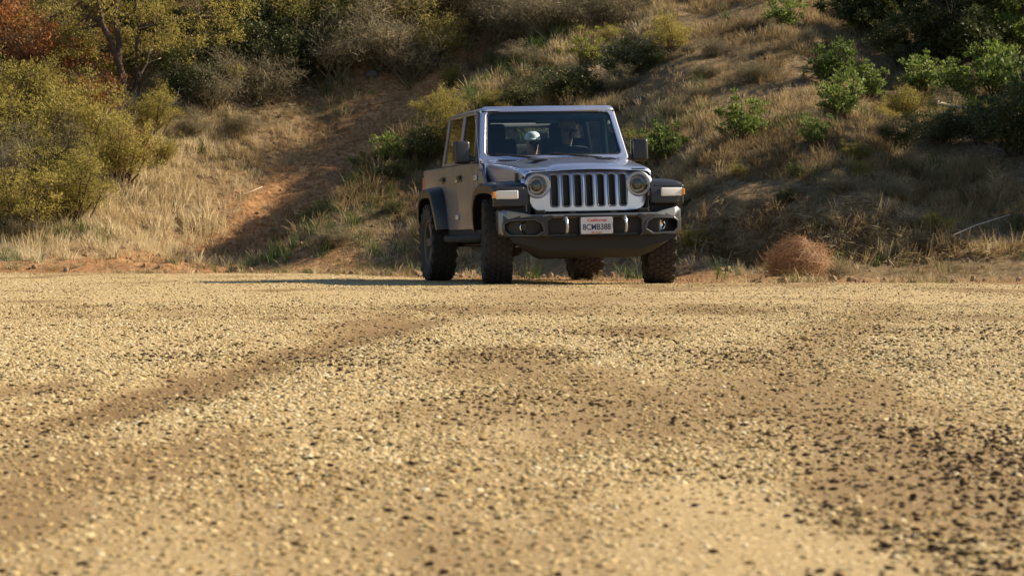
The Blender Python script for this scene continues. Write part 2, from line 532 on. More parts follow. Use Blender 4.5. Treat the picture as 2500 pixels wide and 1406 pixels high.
# ------------------------------------------------------------------ scatter of countless small stuff
def scatter(name, pts, rots, scl, idx, tint, srcs):
    c = bpy.data.collections.new(name + "_pieces")
    for k, s in enumerate(srcs):
        s.name = "%s_piece_%02d" % (name, k)
        c.objects.link(s)
    me = bpy.data.meshes.new(name)
    pts = np.asarray(pts, np.float32)
    me.vertices.add(len(pts)); me.vertices.foreach_set("co", pts.ravel())
    def addat(n, t, arr, key):
        a = me.attributes.new(n, t, 'POINT'); a.data.foreach_set(key, np.asarray(arr).ravel())
    addat("rot", 'FLOAT_VECTOR', np.asarray(rots, np.float32), "vector")
    addat("scl", 'FLOAT_VECTOR', np.asarray(scl, np.float32), "vector")
    addat("idx", 'INT', np.asarray(idx, np.int32), "value")
    addat("tint", 'FLOAT', np.asarray(tint, np.float32), "value")
    o = obj(name, me)
    ng = bpy.data.node_groups.new(name + "_nodes", 'GeometryNodeTree')
    ng.interface.new_socket("Geometry", in_out='INPUT', socket_type='NodeSocketGeometry')
    ng.interface.new_socket("Geometry", in_out='OUTPUT', socket_type='NodeSocketGeometry')
    gi = ng.nodes.new('NodeGroupInput'); go = ng.nodes.new('NodeGroupOutput')
    ip = ng.nodes.new('GeometryNodeInstanceOnPoints')
    ci = ng.nodes.new('GeometryNodeCollectionInfo')
    ci.inputs['Collection'].default_value = c
    ci.inputs['Separate Children'].default_value = True
    ci.inputs['Reset Children'].default_value = True
    def na(n, t):
        a = ng.nodes.new('GeometryNodeInputNamedAttribute'); a.data_type = t; a.inputs['Name'].default_value = n
        return a.outputs['Attribute']
    L = ng.links
    L.new(gi.outputs[0], ip.inputs['Points'])
    L.new(ci.outputs[0], ip.inputs['Instance'])
    ip.inputs['Pick Instance'].default_value = True
    L.new(na("idx", 'INT'), ip.inputs['Instance Index'])
    e2r = ng.nodes.new('FunctionNodeEulerToRotation')
    L.new(na("rot", 'FLOAT_VECTOR'), e2r.inputs[0])
    L.new(e2r.outputs[0], ip.inputs['Rotation'])
    L.new(na("scl", 'FLOAT_VECTOR'), ip.inputs['Scale'])
    L.new(ip.outputs[0], go.inputs[0])
    md = o.modifiers.new("scatter", 'NODES'); md.node_group = ng
    o["kind"] = "stuff"
    return o

def pebble_src(seed, sub=1, mat=None, flat=0.42):
    r = np.random.default_rng(seed)
    bm = bmesh.new(); bmesh.ops.create_icosphere(bm, subdivisions=sub, radius=0.5)
    ax = np.array([1.0, 0.75 + 0.2 * r.random(), flat * (0.8 + 0.4 * r.random())])
    for v in bm.verts:
        k = 1 + 0.28 * (r.random() - 0.5)
        v.co = Vector((v.co.x * ax[0] * k, v.co.y * ax[1] * k, v.co.z * ax[2] * k))
    me = bpy.data.meshes.new("pebble"); bm.to_mesh(me); bm.free()
    me.materials.append(mat or M['pebble'])
    return bpy.data.objects.new("pebble", me)

def scatter_gravel():
    P = []; S = []; T = []
    for (ya, yb, dens, s0, s1, marg) in ((2.3, 5.0, 13000, 0.0045, 0.0150, 0.6), (5.0, 9.5, 7000, 0.0060, 0.0160, 0.8),
                                         (9.5, 17.0, 2500, 0.008, 0.018, 1.1), (17.0, 27.0, 420, 0.011, 0.022, 1.2), (27, 37.4, 160, 0.013, 0.026, 1.5)):
        wmax = 0.19 * yb + marg
        n = int(dens * (yb - ya) * 2 * wmax)
        y = ya + (yb - ya) * rng.random(n); x = (rng.random(n) * 2 - 1) * wmax
        k = (np.abs(x) < 0.19 * y + marg) & (y < road_edge(x) - 0.05)
        x = x[k]; y = y[k]
        soil = road_soil_vignette(x, y)
        patch = sstep(-0.45, 0.35, fbm(x * 2.2, y * 0.9, 19, 3))
        keep = rng.random(len(x)) < (1 - 0.80 * soil) * (0.40 + 0.6 * patch)
        keep &= rng.random(len(x)) > 0.93 * sand_mask(x, y)
        x = x[keep]; y = y[keep]; soil = soil[keep]
        s = s0 + (s1 - s0) * rng.random(len(x)) ** 2.2
        big = rng.random(len(x)) < 0.006
        s = np.where(big, s * 1.7, s)
        t = 0.12 + 0.88 * np.clip(rng.normal(0.52, 0.24, len(x)) - 0.34 * soil, 0, 1)
        dkn = sstep(0.05, 0.45, fbm(x * 2.6 + 3, y * 0.8, 63, 3))
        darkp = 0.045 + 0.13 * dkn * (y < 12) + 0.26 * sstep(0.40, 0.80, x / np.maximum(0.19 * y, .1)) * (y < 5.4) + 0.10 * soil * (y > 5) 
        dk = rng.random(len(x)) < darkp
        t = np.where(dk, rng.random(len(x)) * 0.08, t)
        s = np.where(dk, np.clip(s * 1.1, 0.007, 0.014 + 0.004 * (y > 8)), s)
        P.append(np.stack([x, y, road_h(x, y) + s * (0.06 + 0.08 * dk)], 1)); S.append(s); T.append(t)
    P = np.concatenate(P); S = np.concatenate(S); T = np.concatenate(T)
    n = len(P)
    rots = np.stack([rng.normal(0, 0.22, n), rng.normal(0, 0.22, n), rng.random(n) * 6.283], 1)
    asp = 0.65 + 0.7 * rng.random(n); scl = np.stack([S * asp, S, S * (0.7 + 0.4 * rng.random(n))], 1)
    o = scatter("gravel", P, rots, scl, rng.integers(0, 6, n), T, [pebble_src(100 + k, 2 if k < 2 else 1) for k in range(6)])
    print("pebbles", n)
scatter_gravel()
# ------------------------------------------------------------------ grass
def tuft_src(seed, n=16, h=0.3, spread=0.10, lean=0.35, w=0.007, mat=None, heads=False):
    r = np.random.default_rng(seed)
    V = []; F = []
    for k in range(n):
        a = r.random() * 6.283; rr = spread * math.sqrt(r.random())
        bx, by = rr * math.cos(a), rr * math.sin(a)
        la = a + r.normal(0, 0.7); ln = lean * (0.3 + r.random()) * h
        hh = h * (0.55 + 0.6 * r.random())
        ww = w * (0.7 + 0.6 * r.random())
        wa = r.random() * 6.283; wx, wy = math.cos(wa) * ww, math.sin(wa) * ww
        pts = []
        for t in (0, 0.35, 0.7, 1.0):
            q = t * t
            droop = 0.25 * ln * q
            pts.append((bx + math.cos(la) * ln * q, by + math.sin(la) * ln * q, hh * t - droop, (1 - 0.8 * t) if not heads else (0.5 if t < 0.6 else (1.3 if t < 0.9 else 0.4))))
        i = len(V)
        for (x, y, z, f) in pts:
            V.append((x - wx * f, y - wy * f, z)); V.append((x + wx * f, y + wy * f, z))
        for s in range(3):
            F.append((i + 2 * s, i + 2 * s + 1, i + 2 * s + 3, i + 2 * s + 2))
    me = np_mesh("tuft", V, F, mat or M['straw'])
    return bpy.data.objects.new("tuft", me)

def bands_left(X, Y):
    # pale thick straw on the left slope beside the track
    d, a = track_dist(X, Y)
    return sstep(0.6, 1.2, -d) * (1 - sstep(3.0, 4.6, -d)) * (Y < 45)

def scatter_grass():
    n = 230000
    x = (rng.random(n) * 2 - 1) * 12.0
    y = 26.6 + (55 - 26.6) * rng.random(n)
    k = (np.abs(x) < 0.19 * y + 1.6) & (y > road_edge(x) + 0.15)
    x = x[k]; y = y[k]
    soil = soil_mask(x, y)
    t = y - hill_base(x)
    d, a = track_dist(x, y)
    cl = sstep(-0.35, 0.45, fbm(x * 0.9, y * 0.9, 23, 4))
    bl = bands_left(x, y)
    dens = np.clip((0.25 + 0.75 * cl + 0.6 * bl) * (1 - 0.93 * soil) * (0.25 + 0.75 * sstep(0.2, 1.4, t)), 0, 1)
    k = rng.random(len(x)) < dens
    x, y, bl, cl, t, soil, d = x[k], y[k], bl[k], cl[k], t[k], soil[k], d[k]
    z = height(x, y) - 0.02
    m = len(x)
    tone = 0.46 + 0.50 * fbm(x * 0.55, y * 0.55, 61, 3) + 0.48 * bl + 0.30 * fbm(x * 2.3, y * 2.3, 67, 2)
    # the far, shrubby part and the right-hand bank are duller, browner
    tone = tone - 0.10 * sstep(42, 47, y) - 0.14 * sstep(1.5, 3.5, x) * sstep(1.0, 2.2, t) + rng.normal(0, 0.15, m)
    tone = np.clip(tone, 0.03, 1)
    s = (0.26 + 0.52 * rng.random(m) ** 2.5) * (0.75 + 0.5 * cl) * (0.55 + 0.45 * sstep(0.1, 1.2, t)) * (1 - 0.38 * sstep(-1.0, 2.5, x))
    idx = rng.integers(0, 6, m)
    rots = np.stack([rng.normal(0, 0.18, m), rng.normal(0, 0.18, m), rng.random(m) * 6.283], 1)
    # on the cut bank the tufts hang down over the face
    s[(x > 1.9) & (x < 6.6) & (t > 1.2) & (t < 3.4)] *= 0.7
    onb = (x > 1.9) & (x < 6.4) & (t > 1.7) & (t < 2.7)
    rots[onb, 0] = 0.8 + 0.5 * rng.random(onb.sum()); rots[onb, 2] = rng.normal(0, 0.5, onb.sum())
    srcs = [tuft_src(1, 22, 0.30), tuft_src(2, 18, 0.40, 0.12, 0.5), tuft_src(3, 24, 0.24, 0.14, 0.8), tuft_src(4, 14, 0.50, 0.10, 0.4, 0.006, heads=True),
            tuft_src(5, 26, 0.20, 0.16, 1.0), tuft_src(6, 20, 0.36, 0.10, 0.3)]
    scatter("dry_grass", np.stack([x, y, z], 1), rots, np.stack([s * 1.1, s * 1.1, s], 1), idx, tone, srcs)
    print("grass tufts", m)
    # green blades among the straw
    n = 26000
    x = (rng.random(n) * 2 - 1) * 12.0; y = 27.5 + 26 * rng.random(n)
    k = (np.abs(x) < 0.19 * y + 1.6) & (y > road_edge(x) + 0.3)
    x = x[k]; y = y[k]
    d, a = track_dist(x, y)
    g = sstep(0.10, 0.42, fbm(x * 0.8 + 5, y * 0.8, 87, 3)) * 0.45
    g = np.maximum(g, 0.8 * sstep(0.7, 1.1, d) * (1 - sstep(2.2, 3.0, d)) * (a > 0.3))
    g = g * (1 - 0.85 * sstep(0.8, 2.2, x) * (y - hill_base(x) < 3.5))
    k = rng.random(len(x)) < g * (1 - 0.9 * soil_mask(x, y))
    x = x[k]; y = y[k]; m = len(x)
    s = 0.45 + 0.5 * rng.random(m)
    rots = np.stack([rng.normal(0, 0.15, m), rng.normal(0, 0.15, m), rng.random(m) * 6.283], 1)
    scatter("green_grass", np.stack([x, y, height(x, y) - 0.02], 1), rots, np.stack([s, s, s], 1), rng.integers(0, 2, m),
            rng.random(m), [tuft_src(11, 20, 0.34, 0.08, 0.4, 0.007, M['greengrass']), tuft_src(12, 18, 0.26, 0.12, 0.7, 0.008, M['greengrass'])])
scatter_grass()

def edge_weeds():
    n = 3000
    x = (rng.random(n) * 2 - 1) * 9; y = road_edge(x) + edge_wobble(x) + rng.normal(0.05, 0.35, n)
    k = rng.random(n) < sstep(-0.1, 0.5, fbm(x * 1.5, y * 1.5, 97, 3))
    x = x[k]; y = y[k]; m = len(x)
    s = (0.12 + 0.30 * rng.random(m) ** 2) * np.where(np.abs(x - 0.4) < 1.6, 0.4, 1.0)
    rots = np.stack([rng.normal(0, 0.3, m), rng.normal(0, 0.3, m), rng.random(m) * 6.283], 1)
    scatter("edge_weeds", np.stack([x, y, np.maximum(road_h(x, y), hill_full(x, y)) - 0.01], 1), rots, np.stack([s * 1.3, s * 1.3, s], 1), (rng.random(m) < 0.25).astype(int),
            rng.random(m), [tuft_src(61, 22, 0.34, 0.14, 0.9), tuft_src(62, 20, 0.28, 0.16, 0.8, 0.008, M['greengrass'])])
edge_weeds()

def scatter_clods():
    n = 60000
    x = (rng.random(n) * 2 - 1) * 11; y = 26.8 + 21 * rng.random(n)
    k = (np.abs(x) < 0.19 * y + 1.5) & (y > road_edge(x) - 0.1)
    x = x[k]; y = y[k]
    k = rng.random(len(x)) < 0.06 + 0.50 * soil_mask(x, y) * sstep(-0.5, 0.4, fbm(x * 1.2, y * 1.2, 29, 3))
    x = x[k]; y = y[k]; m = len(x)
    s = 0.010 + 0.10 * rng.random(m) ** 7 + 0.02 * rng.random(m) ** 2
    s = np.where((np.abs(x - 0.4) < 2.0) & (y < 30.5), np.minimum(s, 0.022), s)
    z = height(x, y) + s * 0.15
    rots = rng.random((m, 3)) * 6.283
    scatter("dirt_clods", np.stack([x, y, z], 1), rots, np.stack([s, s, s], 1), rng.integers(0, 4, m), rng.random(m),
            [pebble_src(200 + k, 1, M['clod'], 0.8) for k in range(4)])
scatter_clods()

# ------------------------------------------------------------------ shrubs and trees
def tube_np(path, radii, n=5):
    path = [Vector(p) for p in path]
    V = []; F = []
    up = Vector((0.31, 0.17, 0.93)).normalized()
    for i, p in enumerate(path):
        d = (path[min(i + 1, len(path) - 1)] - path[max(i - 1, 0)])
        d = d.normalized() if d.length > 1e-9 else Vector((0, 0, 1))
        a = d.cross(up)
        if a.length < 1e-3: a = d.cross(Vector((1, 0, 0)))
        a.normalize(); b = d.cross(a)
        for k in range(n):
            t = 2 * math.pi * k / n
            q = p + (a * math.cos(t) + b * math.sin(t)) * radii[i]
            V.append(tuple(q))
    for i in range(len(path) - 1):
        for k in range(n):
            F.append((i * n + k, i * n + (k + 1) % n, (i + 1) * n + (k + 1) % n, (i + 1) * n + k))
    # close ends with a degenerate-free quad fan (two quads for n = 5 -> use centre point)
    for base in (0, (len(path) - 1) * n):
        c = len(V); V.append(tuple(path[0] if base == 0 else path[-1]))
        for k in range(0, n, 2):
            F.append((base + k, base + (k + 1) % n, base + (k + 2) % n, c))
    return V, F

def merge(parts):
    V = []; F = []
    for v, f in parts:
        o = len(V)
        V.extend(v); F.extend([tuple(i + o for i in q) for q in f])
    return V, F

def wander(p0, p1, r, segs=5, amp=0.08):
    p0 = np.array(p0, float); p1 = np.array(p1, float)
    L = np.linalg.norm(p1 - p0)
    out = []
    off = np.zeros(3)
    for i in range(segs + 1):
        t = i / segs
        off = off + r.normal(0, amp * L / segs, 3) * (1 if 0 < i < segs else 0.3)
        out.append(tuple(p0 + (p1 - p0) * t + off))
    return out

def leaf_cloud(r, centres, radii, n, size, aspect=0.45, up=0.3, squash=0.8):
    """n leaf quads spread round the given centres; folded a little along the midrib"""
    ci = r.integers(0, len(centres), n)
    c = np.asarray(centres)[ci]; rad = np.asarray(radii)[ci]
    off = r.normal(0, 1, (n, 3)); off /= np.linalg.norm(off, axis=1)[:, None]
    off *= (rad * r.random(n) ** 0.55)[:, None]; off[:, 2] *= squash
    p = c + off
    d = r.normal(0, 1, (n, 3)); d[:, 2] += up * 2; d += off / (rad[:, None] + 1e-6) * 0.8
    d /= np.linalg.norm(d, axis=1)[:, None]
    q = r.normal(0, 1, (n, 3)); s = np.cross(d, q); s /= np.linalg.norm(s, axis=1)[:, None]
    L = size * (0.6 + 0.8 * r.random(n))[:, None]
    W = L * aspect * 0.5
    a = p; b = p + d * L * 0.5 + s * W; e = p + d * L; g = p + d * L * 0.5 - s * W
    V = np.stack([a, b, e, g], 1).reshape(-1, 3)
    F = np.arange(4 * n).reshape(-1, 4)
    return V, F

def make_shrub(kind, seed):
    """unit-size shrub meshes (about 1 m high and 1 m wide): foliage and stems"""
    r = np.random.default_rng(seed)
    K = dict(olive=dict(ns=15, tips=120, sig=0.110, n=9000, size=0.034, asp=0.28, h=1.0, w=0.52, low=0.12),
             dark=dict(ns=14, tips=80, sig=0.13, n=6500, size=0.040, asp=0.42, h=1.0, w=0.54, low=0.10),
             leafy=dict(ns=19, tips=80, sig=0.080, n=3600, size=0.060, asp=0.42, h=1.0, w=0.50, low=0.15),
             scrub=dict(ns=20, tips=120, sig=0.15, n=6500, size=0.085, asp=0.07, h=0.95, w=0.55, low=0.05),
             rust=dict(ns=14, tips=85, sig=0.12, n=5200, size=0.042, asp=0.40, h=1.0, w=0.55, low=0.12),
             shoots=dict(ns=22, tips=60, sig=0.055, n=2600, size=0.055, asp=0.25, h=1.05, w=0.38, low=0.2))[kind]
    stems = []; tips = []; rad = []
    ends = []
    for k in range(K['ns']):
        a = r.random() * 6.283
        rr = K['w'] * math.sqrt(r.random()) * (0.95 if kind != 'shoots' else 1.0)
        zz = K['h'] * (0.45 + 0.5 * r.random()) * math.sqrt(max(0.15, 1 - (rr / (K['w'] * 1.25)) ** 2))
        e = (rr * math.cos(a), rr * math.sin(a), zz)
        p = wander((0.05 * r.normal(), 0.05 * r.normal(), -0.05), e, r, 5, 0.10)
        stems.append(tube_np(p, np.linspace(0.014, 0.004, 6), 4))
        ends.append(p)
    for k in range(K['tips']):
        p = ends[r.integers(0, len(ends))]
        t = r.uniform(1.6, 5.0); i = int(min(t, 4)); f = t - i
        b = np.array(p[i]) * (1 - f) + np.array(p[min(i + 1, 5)]) * f
        e = b + np.array([r.normal(0, 0.10), r.normal(0, 0.10), abs(r.normal(0.04, 0.09))])
        e[2] = max(K['low'] * (0.6 + 0.8 * r.random()), e[2])
        if k % 2 == 0:
            stems.append(tube_np([tuple(b), tuple((b + e) / 2 + r.normal(0, 0.01, 3)), tuple(e)], [0.005, 0.004, 0.002], 3))
        tips.append(e); rad.append(K['sig'] * (0.5 + 0.9 * r.random()))
    if kind != 'shoots':
        for k in range(8):
            a = r.random() * 6.283; q = K['w'] * 0.6 * r.random()
            tips.append(np.array([q * math.cos(a), q * math.sin(a), 0.2 + 0.25 * r.random()])); rad.append(0.2)
    V, F = leaf_cloud(r, tips, rad, K['n'], K['size'], K['asp'], 0.35 if kind not in ('leafy', 'shoots') else 0.9, 0.85)
    mat = {'olive': M['olive'], 'dark': M['darkleaf'], 'leafy': M['leafy'], 'scrub': M['scrub'], 'rust': M['rust'], 'shoots': M['yellow']}[kind]
    fol = np_mesh("foliage_" + kind, V, F, mat)
    sv, sf = merge(stems)
    stm = np_mesh("stem_" + kind, sv, sf, M['bark'] if kind != 'scrub' else M['scrub'])
    return fol, stm

SHR = {}
for i, (k, n) in enumerate((('olive', 4), ('dark', 3), ('leafy', 4), ('scrub', 4), ('rust', 2), ('shoots', 2))):
    SHR[k] = [make_shrub(k, 300 + 17 * i + j) for j in range(n)]
_cnt = {}
NAMES = dict(olive="olive_shrub", dark="dark_shrub", leafy="leafy_shrub", scrub="dry_scrub", rust="rusty_shrub", shoots="yellow_green_shrub")

def put_shrub(kind, px, py, hpx, label, group=None, wide=1.0, at=None, variant=None, mat=None):
    if kind == 'leafy' and at is None: hpx *= (1.15 if px < 2130 else 0.95)
    """px,py = foot of the shrub in the photo, hpx = its height there"""
    if at is None:
        x, y, z = pix(px, py)
    else:
        x, y = at; z = float(height(np.array(x), np.array(y)))
    hgt = hpx * y / FPX if at is None else hpx
    k = _cnt.get(kind, 0); _cnt[kind] = k + 1
    fol, stm = SHR[kind][k % len(SHR[kind]) if variant is None else variant]
    t = thing(NAMES[kind], label, "shrub", (x, y, z - 0.02), random.uniform(0, 6.283), group, (hgt * wide, hgt * wide, hgt))
    f = obj("foliage", fol, t)
    obj("stem", stm, t)
    return t, (x, y, z, hgt)

# --- left: overlapping olive bushes with rusty ones behind
G1 = "olive bushes massed on the slope"
put_shrub('rust', 240, 300, 150, "rust-brown bush poking out between two olive bushes", "rusty bushes", 1.0)
put_shrub('scrub', 150, 430, 150, "dead grey bush caught among the olive bushes", "twiggy scrub", 1.1)
put_shrub('scrub', 10, 480, 190, "dry grey bush among the yellowish olive bushes at the photo's west edge", "twiggy scrub", 1.0)
put_shrub('rust', 330, 400, 95, "small rusty bush on the skirt of the olive bushes", "rusty bushes", 1.1)
put_shrub('olive', 130, 500, 190, "olive bush filling the gap behind the lowest ones", G1, 1.1)
put_shrub('olive', 50, 575, 225, "broad olive bush lowest at the photo's west edge, above the pale grass", G1, 1.15)
put_shrub('olive', 185, 545, 200, "olive bush whose skirt comes down to the straw-coloured grass", G1, 1.0)
put_shrub('olive', 300, 450, 200, "rounded olive-green bush just below the forked tree trunk", G1, 1.05)
put_shrub('olive', 215, 380, 240, "tall bright olive bush under the rust-coloured bush", G1, 1.0)
put_shrub('olive', 60, 430, 270, "big yellowish olive bush below the rusty bush in the upper corner", G1, 1.1)
put_shrub('olive', 375, 330, 130, "small olive bush beside the bent pale branch", G1, 1.1)
put_shrub('olive', 130, 300, 190, "olive bush half hidden by the bright olive one in front of it", G1, 1.2)
put_shrub('olive', 395, 400, 90, "lowest small olive bush at the edge of the pale grass", G1, 1.1)
put_shrub('rust', 110, 210, 210, "rust-red bush with dry orange leaves above the olive bushes", "rusty bushes", 1.25)
put_shrub('rust', 10, 130, 200, "rusty brown bush cut by the corner of the photo", "rusty bushes", 1.1)
put_shrub('olive', -60, 330, 260, "olive bush cut by the photo's west edge beside the yellowish one", G1, 1.1)
put_shrub('olive', -90, 560, 220, "olive bush beyond the photo's west edge near the road", G1, 1.1)
put_shrub('scrub', 20, 590, 95, "low brown twiggy bush in front of the broad olive bush", "twiggy scrub", 1.6)
put_shrub('scrub', 190, 520, 80, "dry grey bush at the foot of the olive bushes", "twiggy scrub", 1.6)

# --- scrub above the track (grey and dark mass)
G2 = "grey-brown scrub massed along the top of the slope"
ORD = "first second third fourth fifth sixth seventh eighth ninth tenth eleventh twelfth thirteenth fourteenth fifteenth sixteenth".split()
oc = {}
for (px, py, h, k, w) in sorted(((620, 250, 150, 'scrub', 1.3), (720, 205, 175, 'dark', 1.3), (830, 190, 190, 'scrub', 1.3), (930, 170, 180, 'scrub', 1.3),
                          (1010, 200, 140, 'scrub', 1.2), (780, 130, 170, 'olive', 1.4), (900, 90, 180, 'olive', 1.4), (660, 130, 170, 'dark', 1.2),
                          (520, 270, 130, 'scrub', 1.3), (450, 260, 150, 'dark', 1.2), (1170, 60, 150, 'scrub', 1.5), (1280, 100, 150, 'scrub', 1.4),
                          (1350, 90, 160, 'scrub', 1.4), (1230, 90, 120, 'scrub', 1.3), (1500, 70, 130, 'scrub', 1.4), (1430, 40, 120, 'dark', 1.3), (1330, 20, 120, 'dark', 1.3),
                          (560, 180, 160, 'dark', 1.2), (1000, 60, 150, 'scrub', 1.3), (1110, 20, 140, 'olive', 1.3), (1560, 30, 120, 'scrub', 1.3), (700, 30, 150, 'scrub', 1.4))):
    oc[k] = oc.get(k, 0) + 1
    put_shrub(k, px, py, h, {"scrub": "grey-brown twiggy bush, %s of its kind from the forked tree along the top scrub belt", "dark": "dark green bush, %s of its kind from the forked tree along the top scrub belt",
                             "olive": "olive bush, %s of its kind in the top scrub belt, above the vehicle"}[k] % ORD[oc[k] - 1], G2, w)
put_shrub('olive', 1065, 160, 170, "bright olive-yellow bush at the end of the grey scrub above the vehicle", None, 0.95, variant=1)
put_shrub('olive', 1095, 215, 70, "small upright olive bush where the dirt track ends", None, 1.0)
put_shrub('olive', 1075, 300, 110, "olive-brown bush behind the vehicle's roof corner", None, 1.2)
put_shrub('olive', 1200, 270, 70, "small olive bush above the vehicle's windshield frame", None, 1.3)
put_shrub('shoots', 1430, 165, 110, "yellow-green bush of upright shoots above the windshield", None, 1.3)
put_shrub('olive', 1640, 130, 110, "round yellow-green bush standing alone on the brown slope above the mirror", None, 1.2)
put_shrub('dark', 1590, 150, 70, "dark bush at the shaded side of the round yellow-green bush", None, 1.2)
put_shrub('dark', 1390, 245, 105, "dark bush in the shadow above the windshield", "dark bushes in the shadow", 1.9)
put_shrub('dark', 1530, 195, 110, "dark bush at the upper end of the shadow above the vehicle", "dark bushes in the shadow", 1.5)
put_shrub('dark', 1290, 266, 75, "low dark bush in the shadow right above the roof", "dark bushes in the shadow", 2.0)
# --- leafy green plants
put_shrub('leafy', 955, 400, 72, "bright green clump on the shaded bank beside the dirt track", None, 1.2)
put_shrub('leafy', 885, 425, 50, "low green clump further down the shaded bank", None, 1.3)
put_shrub('leafy', 1610, 400, 100, "leafy green bush right beside the vehicle's mirror", None, 1.1)
put_shrub('leafy', 1815, 345, 105, "leafy green bush standing alone between the mirror and the tall green pair", None, 1.15)
put_shrub('leafy', 2035, 215, 115, "upper leafy bush of the tall green pair on the slope", None, 1.1)
put_shrub('leafy', 2060, 290, 115, "middle leafy bush with glossy pale leaves, below the tall one", None, 1.15)
put_shrub('leafy', 1985, 355, 75, "small leafy bush at the foot of the tall green pair", None, 1.0)
put_shrub('leafy', 2120, 250, 90, "darker leafy bush at the shaded side of the tall green pair", None, 1.0)
put_shrub('leafy', 1910, 75, 80, "green bush near the top edge, above the brown grass", None, 1.3)
put_shrub('leafy', 2110, 85, 85, "green bush at the top edge before the dark trees", None, 1.2)
G3 = "green bushes on the shaded slope towards the photo's east edge"
oc = {}
for (px, py, h, k, w) in sorted(((2250, 235, 115, 'leafy', 1.3), (2340, 250, 120, 'leafy', 1.2), (2200, 290, 95, 'olive', 1.3), (2440, 240, 165, 'leafy', 1.2),
                          (2400, 350, 130, 'dark', 1.3), (2480, 380, 190, 'dark', 1.2), (2300, 350, 100, 'dark', 1.4), (2200, 370, 90, 'dark', 1.4),
                          (2470, 150, 150, 'leafy', 1.1), (2330, 130, 120, 'dark', 1.3), (2180, 130, 110, 'dark', 1.3), (2540, 300, 210, 'leafy', 1.2),
                          (2250, 60, 120, 'dark', 1.4), (2420, 60, 140, 'dark', 1.4), (2050, 40, 80, 'dark', 1.4), (2090, 390, 60, 'olive', 1.5)), key=lambda q: math.hypot(q[0] - 2310, q[1] - 275)):
    oc[k] = oc.get(k, 0) + 1
    put_shrub(k, px, py, h, {"leafy": "leafy green bush of the thicket, %s in distance from the fallen pale branch", "dark": "dark shaded bush of the thicket, %s in distance from the fallen pale branch",
                             "olive": "yellowish bush of the thicket, %s in distance from the fallen pale branch"}[k] % ORD[oc[k] - 1], G3, w)
put_shrub('scrub', 1700, 480, 60, "low dry tangle on the bank beside the vehicle's fender", "twiggy scrub", 1.6)
put_shrub('olive', 1800, 430, 45, "small green tuft of a bush on top of the cut bank", None, 1.6)
put_shrub('scrub', 2060, 470, 60, "dry tangle hanging in the shadow of the bank", "twiggy scrub", 1.8)
put_shrub('scrub', 2230, 560, 45, "low dry bush on the sunlit grassy mound", "twiggy scrub", 1.8)
put_shrub('scrub', 470, 330, 60, "small brown bush above the pale grass", "twiggy scrub", 1.6)
put_shrub('scrub', 590, 330, 70, "brown twiggy bush at the head of the pale grass", "twiggy scrub", 1.7)
put_shrub('scrub', 1720, 190, 45, "low pinkish-brown bush below the round yellow-green bush", "twiggy scrub", 1.9)
put_shrub('scrub', 1840, 200, 60, "dome of dry brown twigs above the leafy green bush", "twiggy scrub", 1.8)
put_shrub('scrub', 1270, 150, 50, "pale grey dome of twigs in the dry clearing", "twiggy scrub", 2.0)
put_shrub('scrub', 1330, 165, 45, "second pale dome of twigs in the dry clearing", "twiggy scrub", 2.0)
put_shrub('scrub', 810, 600, 60, "low dry bush at the foot of the grassy spur behind the rear wheel", "twiggy scrub", 1.7)
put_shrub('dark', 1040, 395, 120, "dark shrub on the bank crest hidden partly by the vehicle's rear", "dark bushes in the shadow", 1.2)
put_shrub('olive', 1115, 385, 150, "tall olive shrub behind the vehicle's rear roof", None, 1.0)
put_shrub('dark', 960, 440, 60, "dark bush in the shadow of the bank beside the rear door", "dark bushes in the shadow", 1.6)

# hanging straw along the lip of the cut bank
def hanging_straw():
    n = 900
    x = 1.9 + 4.6 * rng.random(n); t = 1.9 + 0.6 * rng.random(n)
    y = hill_base(x) + t + 0.15 * rng.normal(0, 1, n)
    s = 0.30 + 0.35 * rng.random(n)
    rots = np.stack([1.5 + 0.5 * rng.random(n), rng.normal(0, 0.25, n), rng.normal(0, 0.45, n)], 1)
    up = rng.random(n) < 0.15
    rots[up, 0] *= 0.25
    tone = np.clip(0.50 + 0.35 * fbm(x * 2.5, t, 71, 2) + rng.normal(0, 0.18, n), 0, 1)
    scatter("hanging_grass", np.stack([x, y, height(x, y) + 0.03], 1), rots, np.stack([s, s, s], 1), rng.integers(0, 2, n), tone,
            [tuft_src(51, 16, 0.42, 0.10, 0.25), tuft_src(52, 14, 0.34, 0.12, 0.3)])
hanging_straw()

# random undergrowth that fills the slope between the named bushes
G4 = "small dry bushes dotted over the slope"
k = 0
for i in range(2500):
    x = random.uniform(-9.5, 10.5); y = random.uniform(30, 52)
    t = y - float(hill_base(x))
    if t < 1.2: continue
    d, a = track_dist(np.array(x), np.array(y))
    if abs(float(d) + 0.2) < 1.5 or float(bands_left(np.array(x), np.array(y))) > 0.4: continue
    nz = float(fbm(np.array(x * 0.5), np.array(y * 0.5), 133, 3))
    if nz < -0.18: continue
    kind = 'scrub' if random.random() < 0.50 else ('olive' if random.random() < 0.5 else 'dark')
    h = random.uniform(0.14, 0.40) * (1.5 if y > 43 else 1) * (0.85 if x > 1 and y < 38 else 1)
    put_shrub(kind, 0, 0, h, {"scrub": "small dry brown bush dotted over the grassy slope", "olive": "small olive bush dotted over the grassy slope",
                              "dark": "small dark bush dotted over the grassy slope"}[kind], G4, random.uniform(1.2, 1.8), at=(x, y))
    k += 1
    if k >= 260: break
